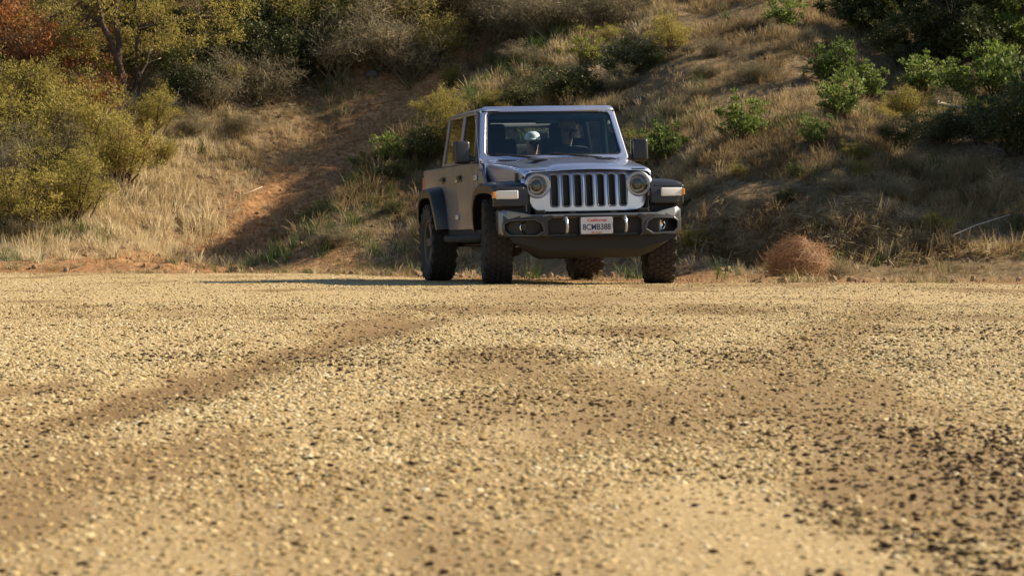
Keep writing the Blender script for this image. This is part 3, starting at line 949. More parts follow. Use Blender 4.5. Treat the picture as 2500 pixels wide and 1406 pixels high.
# scrub outside the picture, both sides and above, so that the place goes on
for i in range(70):
    x = random.choice((-1, 1)) * random.uniform(10.5, 24); y = random.uniform(30, 56)
    if y - float(hill_base(x)) < 1.0: continue
    put_shrub(random.choice(('olive', 'dark', 'scrub', 'leafy')), 0, 0, random.uniform(0.7, 1.8), "bush of the hillside beyond the edge of the photo", "bushes beyond the photo's edges", 1.2, at=(x, y))
for i in range(60):
    x = random.uniform(-12, 12); y = random.uniform(47, 60)
    put_shrub(random.choice(('dark', 'dark', 'scrub', 'olive')), 0, 0, random.uniform(0.9, 1.6), "bush of the scrub belt along the upper hillside", "bushes of the upper hillside", 1.3, at=(x, y))

# ------------------------------------------------------------------ trees
def make_tree(seed, trunks, crown, nleaf, leafsize, mat, bark=None, name_mat=None):
    """trunks: list of (path points, r0, r1); crown: list of (centre, radius)"""
    r = np.random.default_rng(seed)
    parts = []
    ends = []
    for path, r0, r1 in trunks:
        parts.append(tube_np(path, np.linspace(r0, r1, len(path)), 8))
        ends.append(path)
    cs = []; rs = []
    limbs = []
    for c, rad in crown:
        c = np.array(c)
        best = None
        for path in ends:
            for p in path[len(path) // 3:]:
                dd = np.linalg.norm(np.array(p) - c)
                if best is None or dd < best[0]: best = (dd, p)
        pth = wander(best[1], tuple(c), r, 5, 0.12)
        limbs.append(tube_np(pth, np.linspace(0.035, 0.012, 6), 5))
        for k in range(9):
            e = c + r.normal(0, 1, 3) * rad * 0.6
            cs.append(e); rs.append(rad * (0.22 + 0.30 * r.random()))
            limbs.append(tube_np(wander(pth[4], tuple(e), r, 3, 0.12), np.linspace(0.012, 0.004, 4), 3))
    V, F = leaf_cloud(r, cs, rs, nleaf, leafsize, 0.35, 0.1, 0.7)
    return parts, limbs, (V, F)

def put_tree(name, label, loc, tr, mat, bark, group=None):
    parts, limbs, (V, F) = tr
    t = thing(name, label, "tree", loc, 0, group)
    for p in parts:
        obj("trunk", np_mesh("trunk", *p, bark, True), t)
    obj("limbs", np_mesh("limbs", *merge(limbs), bark, True), t)
    obj("crown", np_mesh("crown", V, F, mat), t)
    return t

# the forked tree on the left
x, y, z = pix(310, 235)
u = y / FPX      # metres per photo pixel at the tree
def tp(px, py, dy=0.0): return ((px - 310) * u, dy, (235 - py) * u)
tr = make_tree(5, [([tp(312, 245), tp(303, 200), tp(292, 150), tp(272, 100), tp(250, 50), tp(238, -20), tp(225, -90)], 0.075, 0.03),
                   ([tp(292, 150, 0.03), tp(290, 100, 0.05), tp(282, 50, 0.08), tp(280, 0, 0.1), tp(290, -80, 0.1)], 0.05, 0.025),
                   ([tp(322, 245, 0.1), tp(335, 190, 0.15), tp(330, 120, 0.2), tp(338, 60, 0.2), tp(325, 10, 0.3), tp(340, -80, 0.3)], 0.05, 0.02)],
               [(tp(210, 30, 0.0), 0.6), (tp(160, 80, 0.2), 0.5), (tp(400, 50, -0.3), 0.65), (tp(470, 100, -0.1), 0.65), (tp(520, 40, -0.2), 0.7), (tp(355, 120, 0.7), 0.5), (tp(440, 200, 0.9), 0.45), (tp(250, 20, 0.5), 0.55), (tp(330, 40, 0.6), 0.6), (tp(560, 120, 0.9), 0.5),
                (tp(430, 150, 0.8), 0.5), (tp(300, -30, 0.2), 0.7), (tp(360, -60, 0.2), 0.8), (tp(480, -40, 0.6), 0.8), (tp(200, -50, 0.6), 0.8), (tp(600, -10, 0.8), 0.6),
                (tp(120, 20, 0.9), 0.6), (tp(380, 120, 1.0), 0.5), (tp(230, 120, 1.2), 0.5), (tp(500, 170, 1.3), 0.4)], 42000, 0.045, None)
put_tree("forked_tree", "tree with dark forked trunk and loose olive crown above the olive bushes", (x, y, z - 0.05), tr, M['olive'], M['bark'])


# off-picture and edge trees on the right whose shade falls across the slope
def shade_tree(seed, x, y, h, spread, label, name="broad_tree", nleaf=24000, mat='darkleaf', low=0.45, lsz=0.07):
    r = np.random.default_rng(seed)
    z = float(height(np.array(x), np.array(y)))
    path = wander((0, 0, -0.1), (r.normal(0, 0.2), r.normal(0, 0.2), h * 0.75), r, 6, 0.10)
    crown = []
    for k in range(13):
        a = r.random() * 6.283; q = spread * math.sqrt(r.random())
        crown.append(((q * math.cos(a), q * math.sin(a), h * (low + (0.95 - low) * r.random() * math.sqrt(max(0.1, 1 - (q / spread) ** 2 * 0.7)))), 0.5 * spread * (0.7 + 0.5 * r.random())))
    tr = make_tree(seed, [(path, 0.11, 0.04)], crown, nleaf, lsz, None)
    return put_tree(name, label, (x, y, z), tr, M[mat], M['bark'], "dark trees at the upper corner")
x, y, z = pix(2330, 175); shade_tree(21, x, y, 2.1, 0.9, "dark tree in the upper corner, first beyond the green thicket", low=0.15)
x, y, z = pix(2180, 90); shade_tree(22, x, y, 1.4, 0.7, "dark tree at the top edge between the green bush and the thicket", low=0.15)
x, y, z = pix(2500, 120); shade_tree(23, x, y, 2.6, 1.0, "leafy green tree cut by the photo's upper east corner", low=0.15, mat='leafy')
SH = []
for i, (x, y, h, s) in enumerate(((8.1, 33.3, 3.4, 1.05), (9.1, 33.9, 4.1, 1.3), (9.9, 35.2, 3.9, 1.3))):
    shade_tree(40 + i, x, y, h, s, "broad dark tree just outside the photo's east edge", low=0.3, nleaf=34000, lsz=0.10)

# slim pale trunk at the top, bent pale branches, fallen wood
def wood(name, label, cat, px, py, paths, r0, r1, mat, group=None, lift=0.0):
    x, y, z = pix(px, py); u = y / FPX
    t = thing(name, label, cat, (x, y, z + lift), 0, group)
    for i, pth in enumerate(paths):
        pts = [((a - px) * u, dy, (py - b) * u) for (a, b, dy) in pth]
        k = 1.0 if i == 0 else 0.65
        obj("branch" if i else "stem", np_mesh("wood", *tube_np(pts, np.linspace(r0 * k, r1 * k, len(pts)), 7), mat, True), t)
    return t
wood("bent_branch", "bent pale bare branch rising right beside the forked trunk", "branch", 332, 215, [[(330, 218, 0), (345, 182, -.05), (362, 158, -.1), (366, 140, -.1), (372, 112, -.12)], [(362, 158, -.1), (380, 150, -.12), (396, 144, -.1)]], 0.022, 0.008, M['palebark'])
wood("slim_pale_trunk", "slim pale trunk at the top edge above the grey scrub", "tree", 594, 70, [[(594, 75, 0), (592, 30, -.3), (595, -60, -.3)]], 0.022, 0.015, M['palebark'])
wood("dead_twig", "small pale forked twig standing below the tree crown", "branch", 470, 228, [[(470, 232, 0), (471, 208, 0), (468, 190, 0)], [(471, 208, 0), (482, 190, 0)]], 0.014, 0.006, M['palebark'])
wood("dead_branch", "curved grey dead branch lying at the head of the pale grass", "branch", 425, 268, [[(408, 268, 0), (425, 262, -.05), (436, 240, -.05), (440, 222, 0)], [(425, 262, -.05), (445, 245, 0)]], 0.018, 0.008, M['palebark'], lift=0.05)
wood("fallen_branch", "thick pale fallen branch lying in the dark thicket", "branch", 2310, 275, [[(2278, 259, -.35), (2312, 268, -.35), (2345, 271, -.3), (2365, 276, -.2)], [(2312, 268, -.35), (2298, 282, -.35)]], 0.028, 0.010, M['palebark'], lift=0.02)
wood("fallen_stick", "long thin pale stick lying on the sunlit grassy mound", "stick", 2350, 580, [[(2322, 588, -.05), (2352, 574, -.05), (2385, 562, 0.1), (2480, 535, 0.4)]], 0.010, 0.005, M['palebark'], lift=0.05)
wood("fallen_stick", "pale stick lying across the dirt track in the shadow", "stick", 600, 478, [[(545, 492, 0), (590, 484, 0), (640, 462, 0.1)]], 0.012, 0.006, M['palebark'], lift=0.03)

# rocks
def rock(px, py, s, label):
    x, y, z = pix(px, py)
    bm = bmesh.new(); bmesh.ops.create_icosphere(bm, subdivisions=3, radius=s)
    for v in bm.verts:
        p = v.co.copy() / s
        k = 1 + 0.25 * float(fbm(np.array(p.x * 1.7 + px), np.array(p.y * 1.7 + p.z * 2.1), 9, 3))
        v.co = Vector((p.x * s * 1.15 * k, p.y * s * k, p.z * s * 0.8 * k))
    me = bpy.data.meshes.new("rock"); bm.to_mesh(me); bm.free(); me.materials.append(M['rock'])
    o = obj("rock", me); o.location = (x, y, z + s * 0.3)
    tag(o, label, "rock")
rock(908, 190, 0.11, "dark rock sitting on the bare slope below the grey scrub")
rock(800, 210, 0.07, "smaller dark rock on the bare slope above the dirt track")
rock(1560, 255, 0.09, "dark stone in the brown slope above the mirror")

# tumbleweed
def tumbleweed():
    x, y, z = pix(1945, 684)
    r = np.random.default_rng(88)
    V = []; F = []
    R = 0.31
    for k in range(5200):
        d = r.normal(0, 1, 3); d /= np.linalg.norm(d)
        q = np.cross(d, r.normal(0, 1, 3)); q /= np.linalg.norm(q)
        rr = 0.35 + 0.62 * r.random() ** 0.6
        rr *= (1.25 if k % 40 == 0 else 1.0) * (1 + 0.22 * math.sin(3.4 * d[0] + 2) * math.cos(4 * d[1] + d[2] * 3))
        L = 0.25 + 0.5 * r.random(); out = r.normal(0.15, 0.25)
        w = 0.0017
        i = len(V)
        for t in (0, 0.33, 0.66, 1):
            a_ = L * t
            p = (d * math.cos(a_) + q * math.sin(a_)) * (rr + out * t * 0.5) * R
            n = np.cross(d, q)
            p[0] = p[0] * 1.12 + 0.12 * p[2]; p[2] = max(p[2] * (0.95 if p[0] < 0.1 else 0.78), -0.13)
            V.append(p - n * w); V.append(p + n * w)
        for s_ in range(3): F.append((i + 2 * s_, i + 2 * s_ + 1, i + 2 * s_ + 3, i + 2 * s_ + 2))
    t = thing("tumbleweed", "round reddish-brown tumbleweed resting at the edge of the gravel road", "tumbleweed", (x, y, z + 0.17))
    obj("twigs", np_mesh("tumbleweed_twigs", np.array(V), np.array(F), M['tumble']), t)
    return x, y
tumbleweed()
def tumbleweed2():
    x, y, z = pix(2025, 672)
    put_shrub('scrub', 2035, 682, 62, "pale brown brush growing against the tumbleweed", "twiggy scrub", 1.2)
tumbleweed2()
# ================================================================== off-road vehicle
# local frame: x = picture-right side of the vehicle, y = backwards, z = up; origin on the ground under the front axle
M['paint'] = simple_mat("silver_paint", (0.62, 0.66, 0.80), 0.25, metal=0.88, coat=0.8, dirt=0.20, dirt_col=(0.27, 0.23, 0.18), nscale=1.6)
M['side_paint'] = simple_mat("shaded_dusty_silver_paint", (0.33, 0.32, 0.33), 0.36, metal=0.85, coat=0.35, dirt=0.65, dirt_col=(0.13, 0.10, 0.072), nscale=1.6)  # darker copy of the body paint: side shade and dust put into its colour
M['plastic'] = simple_mat("black_plastic", (0.012, 0.013, 0.016), 0.36, dirt=0.10, dirt_col=(0.12, 0.09, 0.06), nscale=4, bump=0.05)
M['under'] = simple_mat("dusty_black_metal", (0.014, 0.013, 0.012), 0.8, dirt=0.35, dirt_col=(0.05, 0.038, 0.026), nscale=4)
M['rubber'] = simple_mat("tyre_rubber", (0.016, 0.015, 0.015), 0.85, dirt=0.6, dirt_col=(0.060, 0.042, 0.028), nscale=5, bump=0.15)
M['steel'] = simple_mat("bumper_metal", (0.18, 0.19, 0.205), 0.30, metal=0.85, dirt=0.15, dirt_col=(0.30, 0.24, 0.17), nscale=3)
M['bezel'] = simple_mat("dark_bezel_metal", (0.07, 0.073, 0.078), 0.28, metal=0.85, nscale=3)
M['chrome'] = simple_mat("bright_metal", (0.8, 0.8, 0.8), 0.14, metal=1.0, nscale=3)
M['bowl'] = simple_mat("lamp_reflector", (0.85, 0.86, 0.88), 0.34, metal=1.0, nscale=3)
M['satin'] = simple_mat("satin_silver", (0.52, 0.52, 0.54), 0.3, metal=0.8, nscale=3)
M['lamp_dark'] = simple_mat("dark_projector", (0.05, 0.055, 0.06), 0.12, metal=0.6, coat=1.0, nscale=3)
M['blackhole'] = simple_mat("grille_mesh_black", (0.010, 0.011, 0.012), 0.5, nscale=30)
M['rim'] = simple_mat("dusty_rim", (0.10, 0.09, 0.085), 0.45, metal=0.6, dirt=0.6, dirt_col=(0.22, 0.15, 0.09), nscale=6)
M['interior'] = simple_mat("black_upholstery", (0.028, 0.030, 0.034), 0.75, nscale=8)
M['headliner'] = simple_mat("dark_headliner", (0.05, 0.055, 0.06), 0.85, nscale=8)
M['plate_white'] = simple_mat("plate_white", (0.66, 0.66, 0.69), 0.5, dirt=0.35, dirt_col=(0.33, 0.28, 0.22), nscale=3)
M['plate_red'] = simple_mat("plate_red", (0.60, 0.04, 0.03), 0.45, nscale=3)
M['plate_ink'] = simple_mat("plate_dark_blue", (0.02, 0.03, 0.09), 0.45, nscale=3)
M['amber'] = simple_mat("amber_lens", (0.85, 0.30, 0.03), 0.2, coat=0.8, nscale=3)
M['whitelens'] = simple_mat("frosted_white_lens", (0.80, 0.76, 0.70), 0.25, coat=0.8, nscale=3)
M['redlens'] = simple_mat("red_lens", (0.6, 0.02, 0.02), 0.25, coat=0.8, nscale=3)
M['skin'] = simple_mat("skin", (0.52, 0.30, 0.20), 0.55, nscale=10)
M['shirt'] = simple_mat("dark_shirt", (0.05, 0.055, 0.065), 0.85, nscale=14)
M['shirt2'] = simple_mat("grey_shirt", (0.13, 0.13, 0.14), 0.85, nscale=14)
M['cap_white'] = simple_mat("pale_cap", (0.80, 0.84, 0.86), 0.7, nscale=14)
M['cap_yellow'] = simple_mat("yellow_cap", (0.62, 0.50, 0.10), 0.7, nscale=14)
M['hair'] = simple_mat("brown_hair", (0.06, 0.035, 0.02), 0.7, nscale=30)

def glass_mat(name, tint, refl=1.0):
    m, nt, out = new_mat(name)
    tr = nt.nodes.new("ShaderNodeBsdfTransparent"); tr.inputs[0].default_value = (*tint, 1)
    gl = nt.nodes.new("ShaderNodeBsdfGlossy"); gl.inputs["Roughness"].default_value = 0.03
    fr = nt.nodes.new("ShaderNodeFresnel"); fr.inputs["IOR"].default_value = 1.5
    mx = nt.nodes.new("ShaderNodeMixShader")
    f = math_n(nt, 'MULTIPLY', fr.outputs[0], refl, True)
    nt.links.new(f, mx.inputs[0]); nt.links.new(tr.outputs[0], mx.inputs[1]); nt.links.new(gl.outputs[0], mx.inputs[2])
    nt.links.new(mx.outputs[0], out.inputs[0])
    return m
M['glass'] = glass_mat("windshield_glass", (0.80, 0.90, 0.89), 1.0)
M['sideglass'] = glass_mat("side_glass", (0.38, 0.41, 0.40), 0.5)
M['rearglass'] = glass_mat("rear_glass", (0.85, 0.88, 0.86), 0.8)
M['lens'] = glass_mat("clear_lens", (0.9, 0.9, 0.88), 1.5)

ROLL = Matrix.Rotation(math.radians(-1.3), 4, 'Y')      # body leans on its springs
veh = thing("off_road_vehicle", "silver four-door off-road vehicle with seven-slot grille driving on the gravel road", "off-road vehicle", (0.639, 26.0, 0.0), math.radians(12.3))

def part(name, VF, mat, parent=None, smooth=False, roll=True, angle=None):
    V, F = VF
    me = bpy.data.meshes.new(name)
    T = ROLL if roll else Matrix.Identity(4)
    me.from_pydata([tuple(T @ Vector(v)) for v in V], [], [tuple(f) for f in F])
    me.materials.append(mat)
    if smooth or angle:
        for p in me.polygons: p.use_smooth = True
    me.validate(); me.update()
    if angle:
        me.set_sharp_from_angle(angle=math.radians(angle))
    return obj(name, me, parent or veh)

def from_bm(bm):
    bm.verts.index_update()
    V = [tuple(v.co) for v in bm.verts]; F = [[v.index for v in f.verts] for f in bm.faces]
    bm.free()
    return V, F

def box(c, s, bevel=0.0, rot=None, seg=2, taper=None):
    bm = bmesh.new(); bmesh.ops.create_cube(bm, size=1.0)
    for v in bm.verts:
        x, y, z = v.co
        if taper and z > 0: x *= taper[0]; y *= taper[1]
        v.co = Vector((x * s[0], y * s[1], z * s[2]))
    if bevel > 0:
        bmesh.ops.bevel(bm, geom=list(bm.edges), offset=bevel, segments=seg, profile=0.6, affect='EDGES', clamp_overlap=True)
    R = Euler(rot).to_matrix() if rot else Matrix.Identity(3)
    for v in bm.verts: v.co = R @ v.co + Vector(c)
    return from_bm(bm)

def lathe(profile, n=32, axis='y', centre=(0, 0, 0), caps=(True, True)):
    """profile of (radius, position along the axis)"""
    V = []; F = []
    for (r, a) in profile:
        for k in range(n):
            t = 2 * math.pi * k / n
            c, s = math.cos(t) * r, math.sin(t) * r
            p = {'y': (c, a, s), 'x': (a, c, s), 'z': (c, s, a)}[axis]
            V.append((p[0] + centre[0], p[1] + centre[1], p[2] + centre[2]))
    for i in range(len(profile) - 1):
        for k in range(n):
            F.append((i * n + k, i * n + (k + 1) % n, (i + 1) * n + (k + 1) % n, (i + 1) * n + k))
    if caps[0]: F.append(tuple(range(n)))
    if caps[1]: F.append(tuple((len(profile) - 1) * n + k for k in range(n)))
    return V, F

def loft(sections, closed=True, caps=True):
    n = len(sections[0]); V = [tuple(p) for s in sections for p in s]; F = []
    m = n if closed else n - 1
    for i in range(len(sections) - 1):
        for k in range(m):
            F.append((i * n + k, i * n + (k + 1) % n, (i + 1) * n + (k + 1) % n, (i + 1) * n + k))
    if caps and closed:
        F.append(tuple(range(n))); F.append(tuple((len(sections) - 1) * n + k for k in range(n)))
    return V, F

def tube(path, r, n=10):
    rr = r if isinstance(r, (list, tuple)) else [r] * len(path)
    return tube_np(path, rr, n)

def rrect(x0, z0, x1, z1, r, seg=5):
    rs = r if isinstance(r, (list, tuple)) else [r] * 4      # bl, br, tr, tl
    out = []
    for (cx, cz, a0, q) in ((x0 + rs[0], z0 + rs[0], 180, rs[0]), (x1 - rs[1], z0 + rs[1], 270, rs[1]), (x1 - rs[2], z1 - rs[2], 0, rs[2]), (x0 + rs[3], z1 - rs[3], 90, rs[3])):
        for k in range(seg + 1):
            a = math.radians(a0 + 90 * k / seg)
            out.append((cx + q * math.cos(a), cz + q * math.sin(a)))
    return out

def circle(cx, cz, r, n=28):
    return [(cx + r * math.cos(2 * math.pi * k / n), cz + r * math.sin(2 * math.pi * k / n)) for k in range(n)]

def _inset(lp, d):
    """move a closed loop by d to its left-hand side"""
    n = len(lp); out = []
    for i in range(n):
        p0, p, p1 = Vector(lp[i - 1]), Vector(lp[i]), Vector(lp[(i + 1) % n])
        a = (p - p0); b = (p1 - p)
        if a.length < 1e-9: a = b
        if b.length < 1e-9: b = a
        a.normalize(); b.normalize()
        na = Vector((-a.y, a.x)); nb = Vector((-b.y, b.x))
        m = na + nb
        if m.length < 1e-6: m = na
        m.normalize()
        k = d / max(0.45, m.dot(na))
        out.append((p.x + m.x * k, p.y + m.y * k))
    return out

def _area(lp):
    return sum(lp[i - 1][0] * lp[i][1] - lp[i][0] * lp[i - 1][1] for i in range(len(lp))) / 2

def plate(loops, thick, bevel, fn, cuts=()):
    """flat sheet with holes (2D loops, the first is the outline), with thickness and chamfered edges; fn maps (u, v, w) to the vehicle frame"""
    from mathutils.geometry import delaunay_2d_cdt
    L = []
    for i, lp in enumerate(loops):
        lp = [tuple(p) for p in lp]
        if (_area(lp) > 0) != (i == 0): lp = lp[::-1]      # outline anticlockwise, holes clockwise: the material is on the left
        L.append(lp)
    I = [_inset(lp, bevel) for lp in L]
    pts = []; fcs = []
    for lp in I:
        o = len(pts); pts += [Vector(p) for p in lp]; fcs.append(list(range(o, o + len(lp))))
    if len(I) > 1:
        edges = [(f[k], f[(k + 1) % len(f)]) for f in fcs for k in range(len(f))]
        vc, _, fc, _, _, _ = delaunay_2d_cdt(pts, edges, [], 0, 1e-6)
        def inside(q, poly):
            c = False
            for i in range(len(poly)):
                (x1, y1), (x2, y2) = poly[i - 1], poly[i]
                if (y1 > q.y) != (y2 > q.y) and q.x < (x2 - x1) * (q.y - y1) / (y2 - y1) + x1: c = not c
            return c
        keep = []
        for f in fc:
            q = sum((vc[i] for i in f), Vector((0, 0))) / len(f)
            if inside(q, I[0]) and not any(inside(q, h) for h in I[1:]): keep.append(list(f))
    else:
        from mathutils.geometry import tessellate_polygon
        vc = pts; keep = [list(t) for t in tessellate_polygon([[Vector((p.x, p.y, 0)) for p in pts]])]
    bm = bmesh.new(); h = thick / 2
    def face(vs):
        try: bm.faces.new(vs)
        except ValueError: pass
    for sg in (1, -1):
        vs = [bm.verts.new((p.x, p.y, sg * h)) for p in vc]
        for f in keep: face([vs[i] for i in f])
    for lp, ip in zip(L, I):
        n = len(lp)
        rings = [[bm.verts.new((p[0], p[1], w)) for p in q] for q, w in ((ip, h), (lp, h - bevel), (lp, -h + bevel), (ip, -h))]
        for r0, r1 in zip(rings[:-1], rings[1:]):
            for k in range(n): face([r0[k], r0[(k + 1) % n], r1[(k + 1) % n], r1[k]])
    bmesh.ops.remove_doubles(bm, verts=bm.verts, dist=0.00015)
    for c in cuts:
        bmesh.ops.bisect_plane(bm, geom=bm.verts[:] + bm.edges[:] + bm.faces[:], plane_co=(c, 0, 0), plane_no=(1, 0, 0))
    for v in bm.verts: v.co = Vector(fn(v.co.x, v.co.y, v.co.z))
    bmesh.ops.recalc_face_normals(bm, faces=bm.faces)
    return from_bm(bm)

def mirror(VF):
    V, F = VF
    return [(-x, y, z) for (x, y, z) in V], [tuple(reversed(f)) for f in F]

# ---- grille with seven slots and headlight openings
GY = -0.50
def gfn(u, v, w):
    return (u, GY + 0.10 * (u / 0.65) ** 2 + 0.05 * max(0, (v - 0.98)) / 0.1 + w, v)
gout = []
for (x, z) in [(-0.40, 0.690), (0.40, 0.690), (0.50, 0.700), (0.545, 0.735), (0.60, 0.84), (0.635, 0.92), (0.64, 0.965), (0.63, 1.01), (0.60, 1.045), (0.55, 1.068), (0.45, 1.078)]:
    gout.append((x, z))
gout += [(0.2, 1.084), (0, 1.086), (-0.2, 1.084)]
gout += [(-x, z) for (x, z) in [(0.45, 1.078), (0.55, 1.068), (0.60, 1.045), (0.63, 1.01), (0.64, 0.965), (0.635, 0.92), (0.60, 0.84), (0.545, 0.735), (0.50, 0.700)]]
slots = []
SW = 0.068; SP = 0.111
for k in range(7):
    cx = (k - 3) * SP
    slots.append(rrect(cx - SW / 2 * 1.12, 0.742, cx + SW / 2 * 1.12, 1.045, 0.024, 4))
HLX, HLZ, HLR = 0.492, 0.945, 0.113
body = None
grille = part("grille", plate([gout] + slots + [circle(HLX, HLZ, HLR, 36), circle(-HLX, HLZ, HLR, 36)], 0.07, 0.010, gfn, [x / 20 for x in range(-12, 13)]), M['paint'], angle=35)
for k in range(7):
    cx = (k - 3) * SP
    V, F = plate([rrect(cx - SW / 2 * 1.12, 0.742, cx + SW / 2 * 1.12, 1.045, 0.024, 4), rrect(cx - SW / 2 * 1.0, 0.746, cx + SW / 2 * 1.0, 1.041, 0.020, 4)], 0.03, 0.003, lambda u, v, w: (gfn(u, v, w)[0], gfn(u, v, w)[1] - 0.028, v))
    part("slot_trim", (V, F), M['satin'], grille, angle=35)
    part("slot_mesh", box((cx, GY + 0.075, 0.893), (0.085, 0.02, 0.32)), M['blackhole'], grille)
part("radiator_panel", box((0, GY + 0.16, 0.88), (1.12, 0.04, 0.36), 0.01), M['blackhole'])
for s in (-1, 1):
    yb = GY + 0.10 * (HLX / 0.65) ** 2
    hl = part("headlight", lathe([(0.112, yb + 0.02), (0.108, yb - 0.040), (0.100, yb - 0.048), (0.094, yb - 0.040), (0.090, yb - 0.01), (0.07, yb + 0.035), (0.035, yb + 0.055)], 36, 'y', (s * HLX, 0, HLZ), (False, True)), M['bowl'], angle=40)
    part("bezel", lathe([(0.124, yb - 0.030), (0.122, yb - 0.044), (0.112, yb - 0.050), (0.106, yb - 0.046), (0.106, yb - 0.02)], 36, 'y', (s * HLX, 0, HLZ), (False, False)), M['satin'], hl, angle=40)
    part("halo_ring", lathe([(0.099, yb - 0.030), (0.099, yb - 0.046), (0.089, yb - 0.046), (0.087, yb - 0.028)], 36, 'y', (s * HLX, 0, HLZ), (False, False)), M['whitelens'], hl, angle=40)
    part("projector", lathe([(0.046, yb + 0.03), (0.045, yb - 0.01), (0.036, yb - 0.024), (0.016, yb - 0.032)], 24, 'y', (s * HLX, 0, HLZ - 0.012)), M['lamp_dark'], hl, angle=40)
    part("divider", box((s * HLX, yb - 0.012, HLZ + 0.008), (0.165, 0.012, 0.016), 0.003), M['under'], hl)
    part("lens", lathe([(0.101, yb - 0.040), (0.092, yb - 0.052), (0.06, yb - 0.063), (0.02, yb - 0.067)], 36, 'y', (s * HLX, 0, HLZ), (False, True)), M['lens'], hl, smooth=True)

# ---- hood
def hood_section(y, w, zc, bulge, drop):
    pts = []
    half = [(1.0, -drop), (1.0, -0.055), (0.985, -0.030), (0.95, -0.014), (0.88, -0.006), (0.70, 0.0), (0.58, 0.003), (0.50, 0.006 + bulge * 0.7), (0.40, 0.010 + bulge), (0.2, 0.014 + bulge), (0.0, 0.016 + bulge)]
    for (u, dz) in half: pts.append((-u * w, y + 0.055 * (u ** 2) * (1 if y < -0.2 else 0.3), zc + dz))
    for (u, dz) in reversed(half[:-1]): pts.append((u * w, y + 0.055 * (u ** 2) * (1 if y < -0.2 else 0.3), zc + dz))
    return pts
hs = [(-0.530, 0.612, 1.075, 0.0, 0.045), (-0.528, 0.618, 1.090, 0.002, 0.050), (-0.505, 0.625, 1.104, 0.006, 0.07), (-0.45, 0.632, 1.114, 0.012, 0.11),
      (-0.30, 0.645, 1.130, 0.018, 0.14), (0.0, 0.668, 1.158, 0.022, 0.17), (0.4, 0.705, 1.190, 0.024, 0.20), (0.70, 0.735, 1.208, 0.022, 0.20), (0.745, 0.740, 1.209, 0.02, 0.20)]
hood = part("hood", loft([hood_section(*h) for h in hs], closed=False), M['paint'], angle=50)
for s in (-1, 1):
    part("hood_latch", box((s * 0.648, -0.28, 1.02), (0.03, 0.05, 0.10), 0.008), M['plastic'], hood)
    part("hood_vent", box((s * 0.34, 0.16, 1.208), (0.16, 0.20, 0.012), 0.004, (math.radians(5), 0, 0)), M['plastic'], hood)
    part("washer_nozzle", box((s * 0.30, 0.66, 1.238), (0.03, 0.04, 0.014), 0.004), M['plastic'], hood)
# side of the engine bay, below the hood
for s in (-1, 1):
    sec = []
    for (y, w, z) in ((-0.44, 0.60, 1.02), (-0.2, 0.635, 1.01), (0.2, 0.672, 0.995), (0.55, 0.71, 0.985), (0.78, 0.74, 0.985)):
        sec.append([(s * w, y, z), (s * (w - 0.03), y, z), (s * (w - 0.03), y, 0.70), (s * w, y, 0.70)])
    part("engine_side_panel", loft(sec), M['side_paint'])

# ---- cowl, windshield frame and glass
part("cowl", loft([[(-0.742, 0.735, 1.03), (-0.742, 0.735, 1.190), (0, 0.735, 1.212), (0.742, 0.735, 1.190), (0.742, 0.735, 1.03)],
                   [(-0.765, 0.90, 1.03), (-0.765, 0.90, 1.215), (0, 0.90, 1.235), (0.765, 0.90, 1.215), (0.765, 0.90, 1.03)]]), M['paint'], angle=30)
for s in (-1, 1):
    part("cowl_vent", box((s * 0.47, 0.815, 1.2205), (0.22, 0.07, 0.012), 0.004, (math.radians(8), s * math.radians(-1.6), 0)), M['plastic'])
    part("windshield_hinge", box((s * 0.66, 0.80, 1.222), (0.07, 0.09, 0.02), 0.006, (math.radians(8), 0, 0)), M['paint'])
WB, WT = (0.875, 1.215), (1.155, 1.745)       # (y, z) of the windshield's foot and head
def wfn(u, v, w):          # v 0..1 up the screen
    y = WB[0] + (WT[0] - WB[0]) * v; z = WB[1] + (WT[1] - WB[1]) * v
    half = 0.765 - 0.085 * v
    n = Vector((0, -(WT[1] - WB[1]), (WT[0] - WB[0]))).normalized()
    return (u * half, y + 0.035 * u * u - n.y * w * -1, z + n.z * w)
def wplate(loops, th, bv, off=0.0, cuts=()):
    # build with u scaled to metres first so that the rounded edges stay even
    L = math.hypot(WT[0] - WB[0], WT[1] - WB[1])
    lp = [[(a * 0.72, b * L) for (a, b) in l] for l in loops]
    return plate(lp, th, bv, lambda u, v, w: wfn(u / 0.72, v / L, w + off), cuts)
def wr(x0, z0, x1, z1, r):
    L = math.hypot(WT[0] - WB[0], WT[1] - WB[1])
    return [(a / 0.72, b / L) for (a, b) in rrect(x0 * 0.72, z0 * L, x1 * 0.72, z1 * L, r, 6)]
cuts = [x / 10 for x in range(-7, 8)]
wframe = part("windshield_frame", wplate([wr(-1.0, -0.02, 1.0, 1.03, 0.045), wr(-0.915, 0.085, 0.915, 0.925, 0.055)], 0.06, 0.012, 0.0, cuts), M['paint'], angle=35)
part("windshield_seal", wplate([wr(-0.925, 0.076, 0.925, 0.934, 0.055), wr(-0.895, 0.105, 0.895, 0.90, 0.05)], 0.016, 0.003, 0.012, cuts), M['plastic'], wframe)
wg = wplate([wr(-0.91, 0.09, 0.91, 0.92, 0.05)], 0.004, 0.0005, 0.010, cuts)
part("windshield_glass", wg, M['glass'], wframe)
part("shade_band", wplate([wr(-0.90, 0.80, 0.90, 0.905, 0.02)], 0.004, 0.0005, 0.0, cuts), M['headliner'], wframe)
